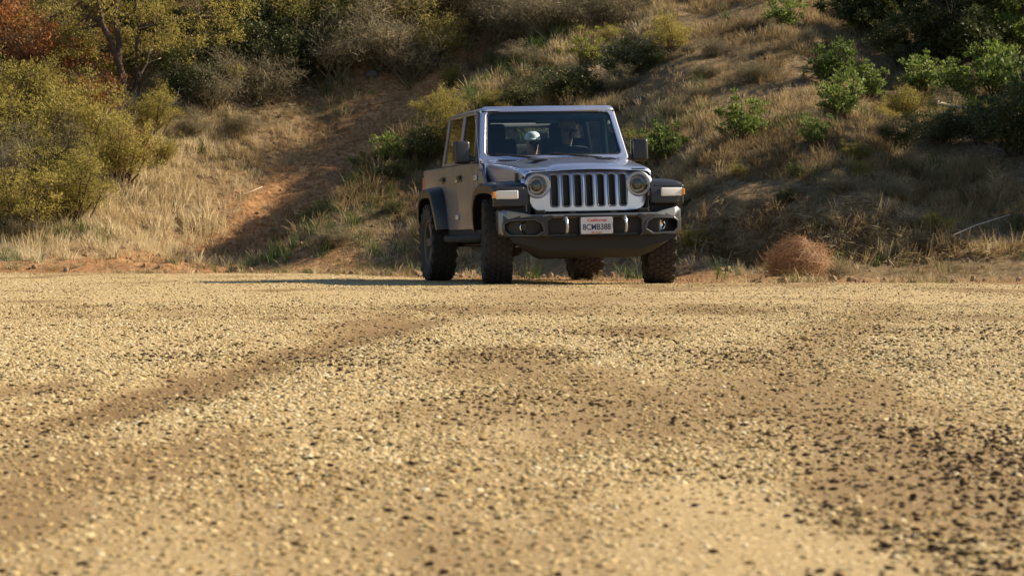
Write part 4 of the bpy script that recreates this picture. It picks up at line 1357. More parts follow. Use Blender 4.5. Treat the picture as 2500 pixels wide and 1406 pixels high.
# wipers
for x0 in (-0.17, 0.43):
    p0 = wfn(x0 / 0.765 + 0.02, 0.02, 0.035); p1 = wfn((x0 - 0.44) / 0.765, 0.115, 0.030)
    wp = part("wiper", tube([p0, tuple((Vector(p0) + Vector(p1)) / 2 + Vector((0, -0.01, 0.0))), p1], 0.008, 6), M['plastic'])
    part("wiper_pivot", box((p0[0], p0[1] - 0.012, p0[2] - 0.01), (0.06, 0.06, 0.03), 0.01), M['plastic'], wp)

# ---- tub, doors, rear quarters
BX = 0.775
def sidefn(s, x=BX):
    return lambda u, v, w: (s * (x + w - 0.10 * max(0.0, 0.75 - v) * 0.35), u, v)
def sect(cy, cz, r, a0, a1, n=10):
    return [(cy + r * math.cos(math.radians(a0 + (a1 - a0) * k / n)), cz + r * math.sin(math.radians(a0 + (a1 - a0) * k / n))) for k in range(n + 1)]
WBASE = 3.008
for s in (-1, 1):
    # panel between front wheel and front door
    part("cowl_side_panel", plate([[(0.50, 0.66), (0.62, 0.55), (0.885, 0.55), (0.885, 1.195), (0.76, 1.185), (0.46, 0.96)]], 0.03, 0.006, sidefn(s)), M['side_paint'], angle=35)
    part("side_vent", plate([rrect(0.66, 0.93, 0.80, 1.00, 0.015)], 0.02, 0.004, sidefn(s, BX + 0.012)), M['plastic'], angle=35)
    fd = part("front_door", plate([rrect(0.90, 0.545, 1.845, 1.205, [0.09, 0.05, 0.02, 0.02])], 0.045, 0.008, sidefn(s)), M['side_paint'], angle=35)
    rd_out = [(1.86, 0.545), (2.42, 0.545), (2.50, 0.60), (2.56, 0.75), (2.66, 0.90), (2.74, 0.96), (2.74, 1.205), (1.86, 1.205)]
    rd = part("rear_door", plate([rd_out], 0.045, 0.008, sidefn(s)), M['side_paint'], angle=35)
    for d, y in ((fd, 1.72), (rd, 2.60)):
        part("door_handle", box((s * (BX + 0.040), y, 1.075), (0.030, 0.16, 0.035), 0.008), M['plastic'], d)
        part("handle_cup", box((s * (BX + 0.021), y, 1.07), (0.010, 0.17, 0.075), 0.004), M['plastic'], d)
    for d, y in ((fd, 0.93), (rd, 1.89)):
        for z in (0.68, 1.06):
            part("door_hinge", box((s * (BX + 0.030), y - 0.03, z), (0.026, 0.09, 0.05), 0.006), M['paint'], d)
    part("door_badge", box((s * (BX + 0.022), 0.70, 0.83), (0.008, 0.10, 0.10), 0.003), M['plastic'])
    q = [(2.755, 0.98), (2.755, 1.205), (3.76, 1.205), (3.76, 0.62), (3.56, 0.62), (3.52, 0.80), (3.40, 0.93), (3.25, 0.985), (2.90, 0.985)]
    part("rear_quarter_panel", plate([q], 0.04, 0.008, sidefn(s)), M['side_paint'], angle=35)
    part("sill_rail", tube([(s * 0.80, 0.58, 0.47), (s * 0.845, 0.75, 0.455), (s * 0.845, 2.25, 0.455), (s * 0.80, 2.45, 0.47)], 0.036, 10), M['under'], smooth=True)
    part("sill_panel", box((s * 0.745, 1.55, 0.50), (0.06, 1.95, 0.10), 0.01), M['under'])
    part("tail_light", box((s * 0.74, 3.785, 1.00), (0.12, 0.07, 0.26), 0.015), M['redlens'])
    # window frames lean in towards the roof
    def lean(u, v, w, s=s):
        return (s * (BX - 0.005 - (v - 1.205) * 0.155 + w), u, v)
    fw = [(0.985, 1.212), (1.845, 1.212), (1.845, 1.735), (1.225, 1.735)]
    fw_h = [(1.075, 1.245), (1.80, 1.245), (1.80, 1.700), (1.27, 1.700)]
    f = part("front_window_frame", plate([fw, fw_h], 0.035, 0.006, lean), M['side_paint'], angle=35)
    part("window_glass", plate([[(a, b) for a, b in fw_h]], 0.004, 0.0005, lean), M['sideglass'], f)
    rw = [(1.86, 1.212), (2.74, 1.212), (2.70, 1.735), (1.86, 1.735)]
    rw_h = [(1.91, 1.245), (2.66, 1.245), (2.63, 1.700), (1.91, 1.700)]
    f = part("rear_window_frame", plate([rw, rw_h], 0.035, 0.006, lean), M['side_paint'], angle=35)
    part("window_glass", plate([rw_h], 0.004, 0.0005, lean), M['sideglass'], f)
    # mirror
    mx = s * 0.915
    mi = part("mirror", box((mx, 1.03, 1.312), (0.165, 0.13, 0.225), 0.030, (0, 0, s * math.radians(-6)), 3, (0.94, 0.85)), M['plastic'], angle=40)
    part("mirror_arm", box((s * 0.84, 1.05, 1.245), (0.16, 0.07, 0.05), 0.012), M['plastic'], mi)
    part("mirror_glass", box((mx, 1.10, 1.325), (0.15, 0.006, 0.17), 0.002), M['chrome'], mi)
# roof
rs = []
for (y, w, z) in ((1.135, 0.680, 1.738), (1.15, 0.690, 1.752), (1.20, 0.695, 1.762), (2.0, 0.695, 1.768), (2.60, 0.690, 1.762), (2.74, 0.685, 1.752), (2.76, 0.68, 1.737)):
    rs.append([(-w, y, 1.725), (-w, y, z - 0.04), (-w + 0.02, y, z - 0.012), (-w + 0.07, y, z), (0, y, z + 0.012), (w - 0.07, y, z), (w - 0.02, y, z - 0.012), (w, y, z - 0.04), (w, y, 1.725)])
roof = part("roof", loft(rs), M['paint'], angle=40)
part("headliner", box((0, 1.94, 1.716), (1.30, 1.56, 0.014), 0.004), M['headliner'])
# tailgate and rear window
part("tailgate", box((0, 3.765, 0.90), (1.46, 0.05, 0.60), 0.012), M['paint'])
part("rear_bumper", box((0, 3.93, 0.60), (1.70, 0.16, 0.17), 0.03), M['plastic'])

part("hood_seam", box((0, -0.497, 1.086), (1.10, 0.012, 0.010), 0.002), M['blackhole'], hood)
part("antenna", tube([(-0.80, 0.70, 1.12), (-0.81, 0.74, 1.40), (-0.82, 0.80, 1.72)], [0.006, 0.004, 0.002], 6), M['plastic'])
# ---- fender flares
def flare(path, x_in, x_out, s, th=0.045, lip=0.055, nx=5):
    sections = []
    n = len(path)
    for i, (y, z, xo) in enumerate(path):
        a = path[max(i - 1, 0)]; b = path[min(i + 1, n - 1)]
        ty, tz = b[0] - a[0], b[1] - a[1]; l = math.hypot(ty, tz); ty /= l; tz /= l
        ny, nz = -tz, ty                       # outward
        if ny * (y - 0.0) + 0 > 1e9: pass
        def P(x, o): return (s * x, y + ny * o, z + nz * o)
        xo_ = x_out * xo
        sections.append([P(x_in, -th), P(x_in, 0.012), P(x_in + 0.10, 0.010), P(xo_ - 0.06, 0.0), P(xo_ - 0.02, -0.010), P(xo_, -0.030), P(xo_, -th - lip), P(xo_ - 0.025, -th - lip), P(xo_ - 0.03, -th)])
    return loft(sections)
# the path runs backwards in y (rear to front) so that the outward normal points up and away from the wheel
ff = [(-0.535, 0.765, 0.97), (-0.535, 0.83, 0.98), (-0.525, 0.90, 0.985), (-0.49, 0.945, 0.99), (-0.40, 0.972, 1.0), (-0.15, 0.990, 1.0), (0.15, 0.988, 1.0), (0.33, 0.965, 1.0), (0.44, 0.905, 1.0), (0.53, 0.80, 1.0), (0.60, 0.66, 0.985), (0.64, 0.56, 0.965)]
rfp = [(-0.55, 0.56, 0.965), (-0.53, 0.70, 0.985), (-0.47, 0.85, 1.0), (-0.36, 0.955, 1.0), (-0.22, 0.995, 1.0), (0.15, 0.995, 1.0), (0.33, 0.965, 1.0), (0.44, 0.87, 1.0), (0.52, 0.72, 0.99), (0.55, 0.60, 0.97)]
for s in (-1, 1):
    fl = part("front_fender", flare(ff, 0.60, 0.935, s), M['plastic'], angle=40)
    part("fender_front", box((s * 0.775, -0.490, 0.840), (0.30, 0.075, 0.19), 0.022, None, 3), M['plastic'], fl, angle=40)
    tsl = part("turn_signal", box((s * 0.800, -0.530, 0.862), (0.215, 0.03, 0.080), 0.012, (0, 0, s * math.radians(8)), 3), M['whitelens'], fl, angle=40)
    part("side_marker", box((s * 0.918, -0.505, 0.862), (0.030, 0.07, 0.060), 0.008), M['amber'], fl)
    # dark inner wheel house
    part("wheel_house", loft([[(s * 0.56, -0.46, 0.60), (s * 0.56, -0.46, 0.93), (s * 0.56, 0.52, 0.93), (s * 0.56, 0.52, 0.60)], [(s * 0.585, -0.46, 0.60), (s * 0.585, -0.46, 0.93), (s * 0.585, 0.52, 0.93), (s * 0.585, 0.52, 0.60)]]), M['under'], fl)
    rp = [(y + WBASE, z, x) for (y, z, x) in rfp]
    fr_ = part("rear_fender", flare(rp, 0.74, 0.935, s), M['plastic'], angle=40)
    part("wheel_house", box((s * 0.62, WBASE, 0.80), (0.24, 0.98, 0.34), 0.05), M['under'], fr_)
part("fuel_filler", box((0.79, 3.45, 1.09), (0.02, 0.14, 0.14), 0.008), M['plastic'])

# ---- front bumper
part("bumper_beam", box((0, -0.60, 0.565), (1.30, 0.14, 0.17), 0.02), M['under'])
def bfn(u, v, w):
    a = max(0.0, abs(u) - 0.46)
    return (u, -0.700 + 0.62 * a * a + 0.16 * a + w, v)
bo = [(-0.885, 0.50), (-0.83, 0.462), (-0.62, 0.455), (-0.50, 0.468), (-0.42, 0.455), (0.42, 0.455), (0.50, 0.468), (0.62, 0.455), (0.83, 0.462), (0.885, 0.50),
      (0.885, 0.70), (0.84, 0.722), (0.66, 0.685), (0.60, 0.668), (0.42, 0.672), (-0.42, 0.672), (-0.60, 0.668), (-0.66, 0.685), (-0.84, 0.722), (-0.885, 0.70)]
def pocket(s):
    p = [(0.485, 0.515), (0.56, 0.470), (0.80, 0.477), (0.850, 0.525), (0.850, 0.590), (0.80, 0.622), (0.57, 0.628), (0.505, 0.59)]
    return [(s * a, b) for a, b in p]
centre = [(-0.42, 0.464), (0.42, 0.464), (0.450, 0.49), (0.450, 0.60), (0.40, 0.638), (-0.40, 0.638), (-0.450, 0.60), (-0.450, 0.49)]
bump = part("front_bumper", plate([bo, pocket(1), pocket(-1), centre], 0.05, 0.010, bfn, [x / 20 for x in range(-17, 18)]), M['plastic'], angle=35)
bump.data.materials.append(M['steel'])
for p in bump.data.polygons:
    c = p.center
    p.material_index = 1 if (c.z - 0.0227 * c.x > 0.654 or abs(c.x) > 0.858) else 0
bt = [[(x, bfn(x, 0, 0)[1] - 0.01, 0.668 + 0.05 * sstep(0.62, 0.84, abs(x)) - 0.004), (x, bfn(x, 0, 0)[1] + 0.17, 0.672 + 0.05 * sstep(0.62, 0.84, abs(x)))] for x in np.linspace(-0.87, 0.87, 24)]
bt = [[(p[0], p[1], float(p[2])) for p in q] + [(q[1][0], q[1][1], float(q[1][2]) - 0.03), (q[0][0], q[0][1] + 0.02, float(q[0][2]) - 0.03)] for q in bt]
part("bumper_top", loft(bt), M['steel'], bump, angle=35)
part("recess_panel", plate([[(-0.46, 0.45), (0.46, 0.45), (0.46, 0.65), (-0.46, 0.65)]], 0.02, 0.002, lambda u, v, w: (u, -0.650 + w, v)), M['plastic'], bump)
for s in (-1, 1):
    part("end_cap", loft([[(s * 0.872, bfn(0.872, 0, 0)[1] - 0.02, 0.495), (s * 0.885, bfn(0.885, 0, 0)[1] + 0.02, 0.49), (s * 0.885, -0.40, 0.55), (s * 0.86, -0.40, 0.55)],
                          [(s * 0.872, bfn(0.872, 0, 0)[1] - 0.02, 0.70), (s * 0.885, bfn(0.885, 0, 0)[1] + 0.02, 0.705), (s * 0.885, -0.40, 0.70), (s * 0.86, -0.40, 0.70)]]), M['steel'], bump)
    pk_ = pocket(s); cxk = s * 0.672; czk = 0.548
    part("pocket_bezel", plate([[(cxk + (a_ - cxk) * 1.05, czk + (b_ - czk) * 1.10) for a_, b_ in pk_], [(cxk + (a_ - cxk) * 0.93, czk + (b_ - czk) * 0.84) for a_, b_ in pk_]], 0.03, 0.005, lambda u, v, w: (bfn(u, v, w)[0], bfn(u, v, w)[1] - 0.018, v), [x / 20 for x in range(-17, 18)]), M['bezel'], bump, angle=35)
    fy = bfn(0.66, 0, 0)[1]
    part("fog_pocket", plate([[(s * 0.49, 0.47), (s * 0.86, 0.47), (s * 0.86, 0.64), (s * 0.49, 0.64)]], 0.01, 0.002, lambda u, v, w: (u, bfn(u, v, 0)[1] + 0.07 + w, v)), M['plastic'], bump)
    fg = part("fog_light", lathe([(0.050, fy + 0.05), (0.050, fy + 0.012), (0.044, fy + 0.006), (0.040, fy + 0.012), (0.030, fy + 0.03), (0.01, fy + 0.036)], 24, 'y', (s * 0.655, 0, 0.552), (False, True)), M['chrome'], bump, angle=40)
    hk = [(s * 0.285, -0.66, 0.625), (s * 0.285, -0.735, 0.632), (s * 0.285, -0.775, 0.605), (s * 0.285, -0.785, 0.555), (s * 0.285, -0.765, 0.505), (s * 0.285, -0.72, 0.487)]
    part("tow_hook", tube(hk, [0.017, 0.017, 0.016, 0.015, 0.014, 0.011], 8), M['satin'], bump, smooth=True)
    # air deflector wings under the bumper ends
# plate
pl = part("license_plate", plate([rrect(-0.153, 0.480, 0.153, 0.634, 0.012)], 0.006, 0.0015, lambda u, v, w: (u + 0.01, -0.735 + w, v)), M['plate_white'], bump, angle=30)
part("plate_bracket", box((0.01, -0.700, 0.556), (0.33, 0.06, 0.175), 0.006), M['plastic'], bump)
def text_part(name, body_, size, x, z, mat, parent, sx=1.0, shear=0.0):
    cu = bpy.data.curves.new("lettering", 'FONT'); cu.body = body_; cu.size = size; cu.align_x = 'CENTER'; cu.extrude = 0.0008; cu.shear = shear
    cu.offset = size * 0.012
    o = bpy.data.objects.new("lettering", cu); COL.objects.link(o)
    dg = bpy.context.evaluated_depsgraph_get(); dg.update()
    me = bpy.data.meshes.new_from_object(o.evaluated_get(dg)); bpy.data.objects.remove(o)
    V = [(x + v.co.x * sx, -0.7395 + v.co.z * -1, z + v.co.y) for v in me.vertices]; F = [tuple(p.vertices) for p in me.polygons]
    bpy.data.meshes.remove(me)
    return part(name, (V, F), mat, parent)
text_part("state_name", "California", 0.042, 0.01, 0.594, M['plate_red'], pl, 1.15, 0.3)
text_part("plate_number", "8CMB388", 0.078, 0.01, 0.517, M['plate_ink'], pl, 0.86)
text_part("plate_footer", "dmv.ca.gov", 0.022, 0.01, 0.487, M['plate_red'], pl, 1.1)

for x in (-0.36, -0.12, 0.12, 0.36):
    part("skid_bolt", lathe([(0.016, -0.600), (0.016, -0.612), (0.008, -0.616)], 10, 'y', (x, -0.01, 0.40)), M['satin'], roll=True)
for s in (-1, 1):
    part("winch_plate_bolt", box((s * 0.20, -0.64, 0.682), (0.05, 0.05, 0.014), 0.004), M['under'], bump)
    part("bumper_pad", box((s * 0.50, -0.60, 0.695), (0.09, 0.08, 0.035), 0.008), M['under'], bump)
    part("wheel_arch_liner", box((s * 0.74, -0.44, 0.70), (0.26, 0.03, 0.12), 0.008), M['under'])
# ---- lower valance and skid plate: a boat-like dark hull
def vs(y, wt, zt, wb, zb):
    return [(-wt, y, zt), (-wt * 0.97, y, zt - 0.05), (-wb, y, zb + 0.02), (-wb + 0.05, y, zb), (wb - 0.05, y, zb), (wb, y, zb + 0.02), (wt * 0.97, y, zt - 0.05), (wt, y, zt)]
part("front_valance", loft([vs(-0.655, 0.80, 0.465, 0.52, 0.335), vs(-0.60, 0.80, 0.47, 0.56, 0.275), vs(-0.46, 0.78, 0.48, 0.54, 0.255), vs(-0.30, 0.62, 0.48, 0.50, 0.25)]), M['under'], angle=40)
part("skid_plate", loft([vs(-0.45, 0.40, 0.42, 0.36, 0.285), vs(0.10, 0.40, 0.42, 0.36, 0.27), vs(0.5, 0.38, 0.45, 0.34, 0.36)]), M['under'])
part("floor_pan", box((0, 2.1, 0.585), (1.46, 3.3, 0.09), 0.02), M['under'])
part("engine_block", box((0, 0.15, 0.66), (0.86, 0.95, 0.42), 0.05), M['under'])
for s in (-1, 1):
    part("frame_rail", box((s * 0.40, 1.6, 0.50), (0.08, 4.3, 0.13), 0.012), M['under'])
part("transfer_case", box((0.05, 1.45, 0.44), (0.50, 0.55, 0.20), 0.05), M['under'])
part("exhaust_muffler", box((-0.1, 3.55, 0.46), (0.75, 0.22, 0.17), 0.07, None, 4), M['under'])
for y, off in ((0.0, 0.18), (WBASE, 0.0)):
    ax = part("axle", tube([(-0.70, y, 0.405), (0.70, y, 0.405)], 0.045, 12), M['under'], roll=False, smooth=True)
    part("differential", lathe([(0.02, y - 0.16), (0.11, y - 0.13), (0.15, y - 0.03), (0.14, y + 0.06), (0.08, y + 0.15)], 20, 'y', (off, 0, 0.40)), M['under'], ax, roll=False, angle=40)
part("tie_rod", tube([(-0.66, -0.17, 0.36), (0.66, -0.17, 0.36)], 0.018, 8), M['under'], roll=False, smooth=True)
for s in (-1, 1):
    for y in (0.02, WBASE):
        sp = [(s * 0.50 + 0.055 * math.cos(t * 0.7), y + 0.055 * math.sin(t * 0.7), 0.46 + t * 0.0052) for t in range(0, 60)]
        part("coil_spring", tube(sp, 0.009, 5), M['under'], roll=False, smooth=True)
        part("shock_absorber", tube([(s * 0.58, y - 0.12, 0.36), (s * 0.54, y - 0.10, 0.82)], 0.028, 8), M['under'], roll=False, smooth=True)

# ---- interior
def seat(cx, y):
    st = part("seat", box((cx, y, 0.86), (0.50, 0.50, 0.16), 0.05, (math.radians(-5), 0, 0), 3), M['interior'], angle=40)
    part("seat_back", box((cx, y + 0.29, 1.18), (0.48, 0.13, 0.60), 0.05, (math.radians(-14), 0, 0), 3), M['interior'], st, angle=40)
    part("headrest", box((cx, y + 0.385, 1.535), (0.27, 0.10, 0.20), 0.045, (math.radians(-10), 0, 0), 3), M['interior'], st, angle=40)
seat(-0.37, 1.72); seat(0.37, 1.72)
rb = part("rear_seat", box((0, 2.92, 0.92), (1.20, 0.50, 0.16), 0.05), M['interior'])
part("rear_seat_back", box((0, 3.20, 1.20), (1.20, 0.13, 0.52), 0.05, (math.radians(-14), 0, 0), 3), M['interior'], rb)
for cx in (-0.40, 0.40):
    part("headrest", box((cx, 3.29, 1.53), (0.24, 0.09, 0.16), 0.035), M['interior'], rb)
part("dashboard", loft([[(-0.68, 0.93, 0.86), (-0.68, 0.93, 1.20), (0.68, 0.93, 1.20), (0.68, 0.93, 0.86)], [(-0.68, 1.12, 0.86), (-0.68, 1.12, 1.215), (0.68, 1.12, 1.215), (0.68, 1.12, 0.86)], [(-0.68, 1.28, 0.90), (-0.68, 1.25, 1.14), (0.68, 1.25, 1.14), (0.68, 1.28, 0.90)]]), M['interior'])
sw = [(0.37 + 0.19 * math.cos(t), 1.36 + 0.19 * math.sin(t) * 0.35, 1.13 + 0.19 * math.sin(t) * 0.93) for t in np.linspace(0, 2 * math.pi, 25)]
stw = part("steering_wheel", tube(sw, 0.014, 8), M['interior'], smooth=True)
part("steering_hub", box((0.37, 1.37, 1.12), (0.16, 0.05, 0.10), 0.02), M['interior'], stw)
part("steering_column", tube([(0.37, 1.36, 1.12), (0.37, 1.15, 1.05)], 0.03, 8), M['interior'], stw)
part("rear_view_mirror", box((0.0, 1.17, 1.625), (0.24, 0.03, 0.065), 0.014, None, 3), M['plastic'])
for s in (-1, 1):
    part("roll_bar", tube([(s * 0.60, 1.16, 1.18), (s * 0.60, 1.27, 1.60), (s * 0.595, 1.36, 1.655), (s * 0.59, 1.95, 1.672), (s * 0.59, 3.1, 1.66), (s * 0.61, 3.45, 1.30), (s * 0.62, 3.55, 1.0)], 0.034, 10), M['interior'], smooth=True)
part("roll_bar_hoop", tube([(-0.66, 2.05, 0.62), (-0.64, 2.04, 1.35), (-0.60, 2.02, 1.62), (-0.50, 2.02, 1.675), (0.50, 2.02, 1.675), (0.60, 2.02, 1.62), (0.64, 2.04, 1.35), (0.66, 2.05, 0.62)], 0.036, 10), M['interior'], smooth=True)
part("rear_roll_bar", tube([(-0.58, 3.1, 1.66), (0.58, 3.1, 1.66)], 0.034, 10), M['interior'], smooth=True)
part("spare_tyre", lathe([(0.20, 3.86), (0.37, 3.86), (0.405, 3.89), (0.405, 4.07), (0.37, 4.10), (0.20, 4.10)], 40, 'y', (0.0, 0, 0.98)), M['rubber'], angle=40)

# ---- wheels
TR, TW = 0.408, 0.262
def tyre_geo():
    prof = [(0.232, -0.105), (0.262, -0.122), (0.315, -0.133), (0.360, -0.131), (0.388, -0.120), (0.396, -0.105), (0.398, -0.05), (0.398, 0.05), (0.396, 0.105), (0.388, 0.120), (0.360, 0.131), (0.315, 0.133), (0.262, 0.122), (0.232, 0.105)]
    return lathe(prof, 56, 'x', caps=(False, False))
def tread_geo():
    parts = []
    n = 38
    for row, (x, w, ln, sh) in enumerate(((-0.102, 0.046, 0.042, 0.0), (-0.048, 0.040, 0.044, 0.5), (0.0, 0.034, 0.046, 0.0), (0.048, 0.040, 0.044, 0.5), (0.102, 0.046, 0.042, 0.0))):
        for k in range(n):
            a = 2 * math.pi * (k + sh) / n
            V, F = box((0, 0, 0), (w, ln, 0.018), 0)
            yaw = math.radians((18, -14, 10, 14, -18)[row])
            R = Matrix.Rotation(a, 3, 'X') @ Matrix.Translation((0, 0, 0)).to_3x3()
            out = []
            for v in V:
                p = Matrix.Rotation(yaw, 3, 'Z') @ Vector(v)
                p = Vector((p.x + x, p.y, p.z + 0.401 - (0.006 if abs(x) > 0.09 else 0)))
                out.append(tuple(R @ p))
            parts.append((out, F))
    for sgn in (-1, 1):          # shoulder lugs
        for k in range(n // 2):
            a = 2 * math.pi * (k * 2 + 0.5) / n
            V, F = box((sgn * 0.129, 0, 0.372), (0.016, 0.05, 0.048), 0)
            R = Matrix.Rotation(a, 3, 'X')
            parts.append(([tuple(R @ Vector(v)) for v in V], F))
    return merge(parts)
def rim_geo():
    parts = []
    V, F = lathe([(0.234, -0.105), (0.226, -0.108), (0.214, -0.09), (0.208, 0.06), (0.222, 0.100), (0.236, 0.108), (0.238, 0.100)], 40, 'x', caps=(False, False)); parts.append((V, F))
    for k in range(5):
        for d in (-0.13, 0.13):
            a = 2 * math.pi * k / 5 + d
            b = 2 * math.pi * k / 5 + d * 0.6
            V, F = loft([[(0.072, 0.05 * math.cos(b) - 0.018 * math.sin(b), 0.05 * math.sin(b) + 0.018 * math.cos(b)), (0.072, 0.05 * math.cos(b) + 0.018 * math.sin(b), 0.05 * math.sin(b) - 0.018 * math.cos(b)), (0.04, 0.05 * math.cos(b) + 0.018 * math.sin(b), 0.05 * math.sin(b) - 0.018 * math.cos(b)), (0.04, 0.05 * math.cos(b) - 0.018 * math.sin(b), 0.05 * math.sin(b) + 0.018 * math.cos(b))],
                         [(0.088, 0.215 * math.cos(a) - 0.020 * math.sin(a), 0.215 * math.sin(a) + 0.020 * math.cos(a)), (0.088, 0.215 * math.cos(a) + 0.020 * math.sin(a), 0.215 * math.sin(a) - 0.020 * math.cos(a)), (0.05, 0.215 * math.cos(a) + 0.020 * math.sin(a), 0.215 * math.sin(a) - 0.020 * math.cos(a)), (0.05, 0.215 * math.cos(a) - 0.020 * math.sin(a), 0.215 * math.sin(a) + 0.020 * math.cos(a))]])
            parts.append((V, F))
    parts.append(lathe([(0.075, 0.0), (0.075, 0.075), (0.055, 0.085), (0.045, 0.098), (0.02, 0.10)], 20, 'x'))
    parts.append(lathe([(0.17, -0.02), (0.17, 0.0), (0.06, 0.005)], 30, 'x'))
    return merge(parts)
TG, DG, RG = tyre_geo(), tread_geo(), rim_geo()
def meshify(name, VF, mat, ang):
    me = bpy.data.meshes.new(name); me.from_pydata([tuple(v) for v in VF[0]], [], [tuple(f) for f in VF[1]]); me.materials.append(mat); me.validate()
    if ang:
        for p in me.polygons: p.use_smooth = True
        me.set_sharp_from_angle(angle=math.radians(ang))
    return me
tm, dm, rm = meshify("tyre", TG, M['rubber'], 40), meshify("tread", DG, M['rubber'], 0), meshify("rim", RG, M['rim'], 35)
STEER = math.radians(-9.0)
for s in (-1, 1):
    for y in (0.0, WBASE):
        w = bpy.data.objects.new("wheel", None); w.empty_display_size = 0.1; COL.objects.link(w); w.parent = veh
        w.location = (s * 0.802, y, 0.405)
        w.rotation_euler = (random.random(), 0, (STEER if y == 0 else 0) + (math.pi if s < 0 else 0))
        for nm, me_ in (("tyre", tm), ("tread", dm), ("rim", rm)):
            o = obj(nm, me_, w)

# ---- the people inside
def skin_figure(name, joints, edges, root, mats):
    me = bpy.data.meshes.new(name)
    me.from_pydata([ROLL @ Vector(p) for p, r in joints], edges, [])
    o = bpy.data.objects.new(name, me); COL.objects.link(o)
    md = o.modifiers.new("skin", 'SKIN'); md.use_smooth_shade = True
    for i, (p, r) in enumerate(joints):
        sv = me.skin_vertices[0].data[i]; sv.radius = (r, r) if not isinstance(r, tuple) else r; sv.use_root = (i == root)
    sub = o.modifiers.new("sub", 'SUBSURF'); sub.levels = 2; sub.render_levels = 2
    dg = bpy.context.evaluated_depsgraph_get(); dg.update()
    out = bpy.data.meshes.new_from_object(o.evaluated_get(dg))
    bpy.data.objects.remove(o)
    out.materials.clear()
    for m in mats: out.materials.append(m)
    return out

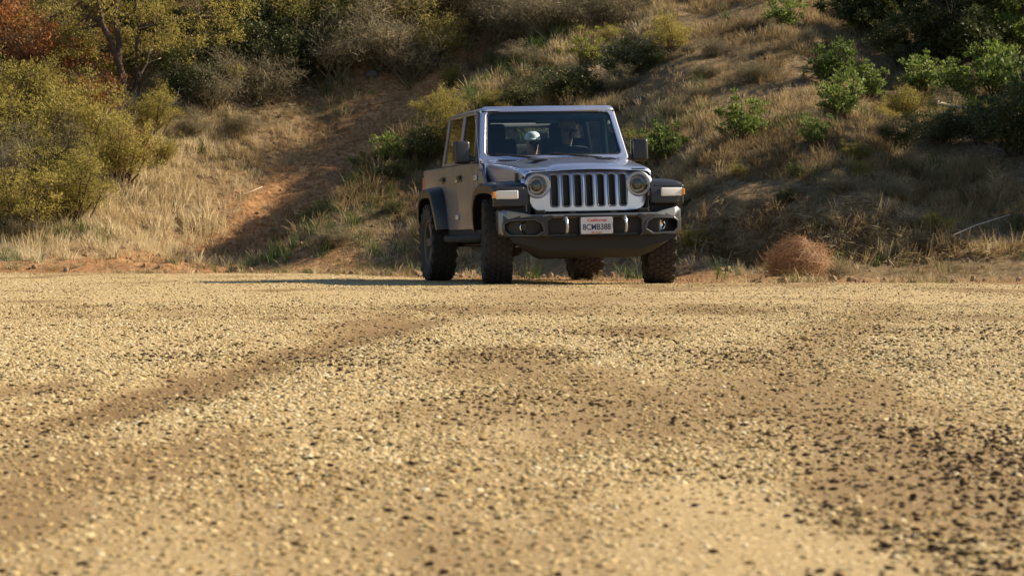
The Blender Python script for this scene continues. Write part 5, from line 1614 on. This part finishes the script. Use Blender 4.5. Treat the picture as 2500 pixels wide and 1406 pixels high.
def person(label, cx, y, capmat, shirt, driving):
    T = veh.matrix_basis
    p = bpy.data.objects.new("person", None); COL.objects.link(p)
    p["label"] = label; p["category"] = "person"
    bpy.context.view_layer.update()
    p.matrix_world = veh.matrix_world @ Matrix.Translation((0, 0, 0 if driving else -0.085))
    base = Vector((cx, y, 0))
    J = [((cx, y + 0.02, 0.99), (0.15, 0.12)), ((cx, y + 0.07, 1.15), (0.145, 0.10)), ((cx, y + 0.10, 1.30), (0.16, 0.10)), ((cx, y + 0.095, 1.385), (0.06, 0.055)),
         ((cx, y + 0.075, 1.445), (0.055, 0.055)), ((cx, y + 0.055, 1.50), (0.068, 0.082)), ((cx, y + 0.05, 1.565), (0.074, 0.095)), ((cx, y + 0.055, 1.622), (0.058, 0.075)),
         ((cx, y - 0.025, 1.515), 0.016)]
    E = [(0, 1), (1, 2), (2, 3), (3, 4), (4, 5), (5, 6), (6, 7), (5, 8)]
    for s in (-1, 1):
        i = len(J)
        if driving:
            arm = [((cx + s * 0.19, y + 0.08, 1.34), 0.062), ((cx + s * 0.25, y - 0.08, 1.17), 0.050), ((cx + s * 0.20, y - 0.26, 1.20), 0.036), ((cx + s * 0.175, y - 0.32, 1.215), 0.038)]
        else:
            arm = [((cx + s * 0.19, y + 0.08, 1.34), 0.062), ((cx + s * 0.24, y + 0.0, 1.14), 0.050), ((cx + s * 0.17, y - 0.20, 1.06), 0.036), ((cx + s * 0.13, y - 0.26, 1.06), 0.034)]
        J += arm; E += [(2, i), (i, i + 1), (i + 1, i + 2), (i + 2, i + 3)]
        i = len(J)
        leg = [((cx + s * 0.10, y - 0.10, 0.985), 0.085), ((cx + s * 0.13, y - 0.42, 1.00), 0.065), ((cx + s * 0.12, y - 0.58, 0.72), 0.048)]
        J += leg; E += [(0, i), (i, i + 1), (i + 1, i + 2)]
    me = skin_figure("body", J, E, 0, [shirt, M['skin']])
    hd = (ROLL @ Vector((cx, y, 1.41))).z
    for pl_ in me.polygons:
        c = pl_.center
        hand = driving and c.y < y - 0.20 and c.z > 1.10 and abs(c.x - cx) < 0.30
        pl_.material_index = 1 if (c.z > hd or hand) else 0
    b = obj("body", me, p)
    # cap with a peak, dark glasses, ears are part of the head shape
    cv, cf = [], []
    rings = [(0.0, 1.672), (0.045, 1.668), (0.078, 1.648), (0.094, 1.618), (0.098, 1.585)]
    V = []; F = []
    n = 24
    for (r, z) in rings:
        for k in range(n):
            t = 2 * math.pi * k / n
            V.append((cx + r * 0.88 * math.cos(t), y + 0.055 + r * 1.08 * math.sin(t), z))
    for i in range(len(rings) - 1):
        for k in range(n): F.append((i * n + k, i * n + (k + 1) % n, (i + 1) * n + (k + 1) % n, (i + 1) * n + k))
    pk = []
    for k in range(9):
        t = math.radians(200 + 140 * k / 8)
        a = (cx + 0.086 * math.cos(t), y + 0.055 + 0.105 * math.sin(t), 1.592)
        q = (cx + 0.080 * math.cos(t), y + 0.055 + (0.105 + 0.075 * math.sin(math.pi * k / 8)) * math.sin(t), 1.580)
        pk.append((a, q))
    o0 = len(V)
    for a, q in pk: V += [a, q, (q[0], q[1], q[2] - 0.004), (a[0], a[1], a[2] - 0.004)]
    for k in range(8):
        i = o0 + 4 * k
        for j in range(4): F.append((i + j, i + (j + 1) % 4, i + 4 + (j + 1) % 4, i + 4 + j))
    me = bpy.data.meshes.new("cap"); me.from_pydata([tuple(ROLL @ Vector(v)) for v in V], [], F); me.materials.append(capmat); me.validate()
    for q in me.polygons: q.use_smooth = True
    me.set_sharp_from_angle(angle=math.radians(50))
    obj("cap", me, p)
    gv, gf = merge([box((cx - 0.033, y - 0.040, 1.545), (0.052, 0.012, 0.034), 0.006), box((cx + 0.033, y - 0.040, 1.545), (0.052, 0.012, 0.034), 0.006), box((cx, y - 0.042, 1.552), (0.03, 0.008, 0.008), 0)])
    me = bpy.data.meshes.new("sunglasses"); me.from_pydata([tuple(ROLL @ Vector(v)) for v in gv], [], gf); me.materials.append(M['blackhole'])
    obj("sunglasses", me, p)
    return p
person("person in a yellow cap and dark shirt driving the off-road vehicle", 0.37, 1.80, M['cap_yellow'], M['shirt'], True)
person("person in a pale cap and grey shirt sitting in the open rear", 0.25, 2.90, M['cap_white'], M['shirt2'], False)
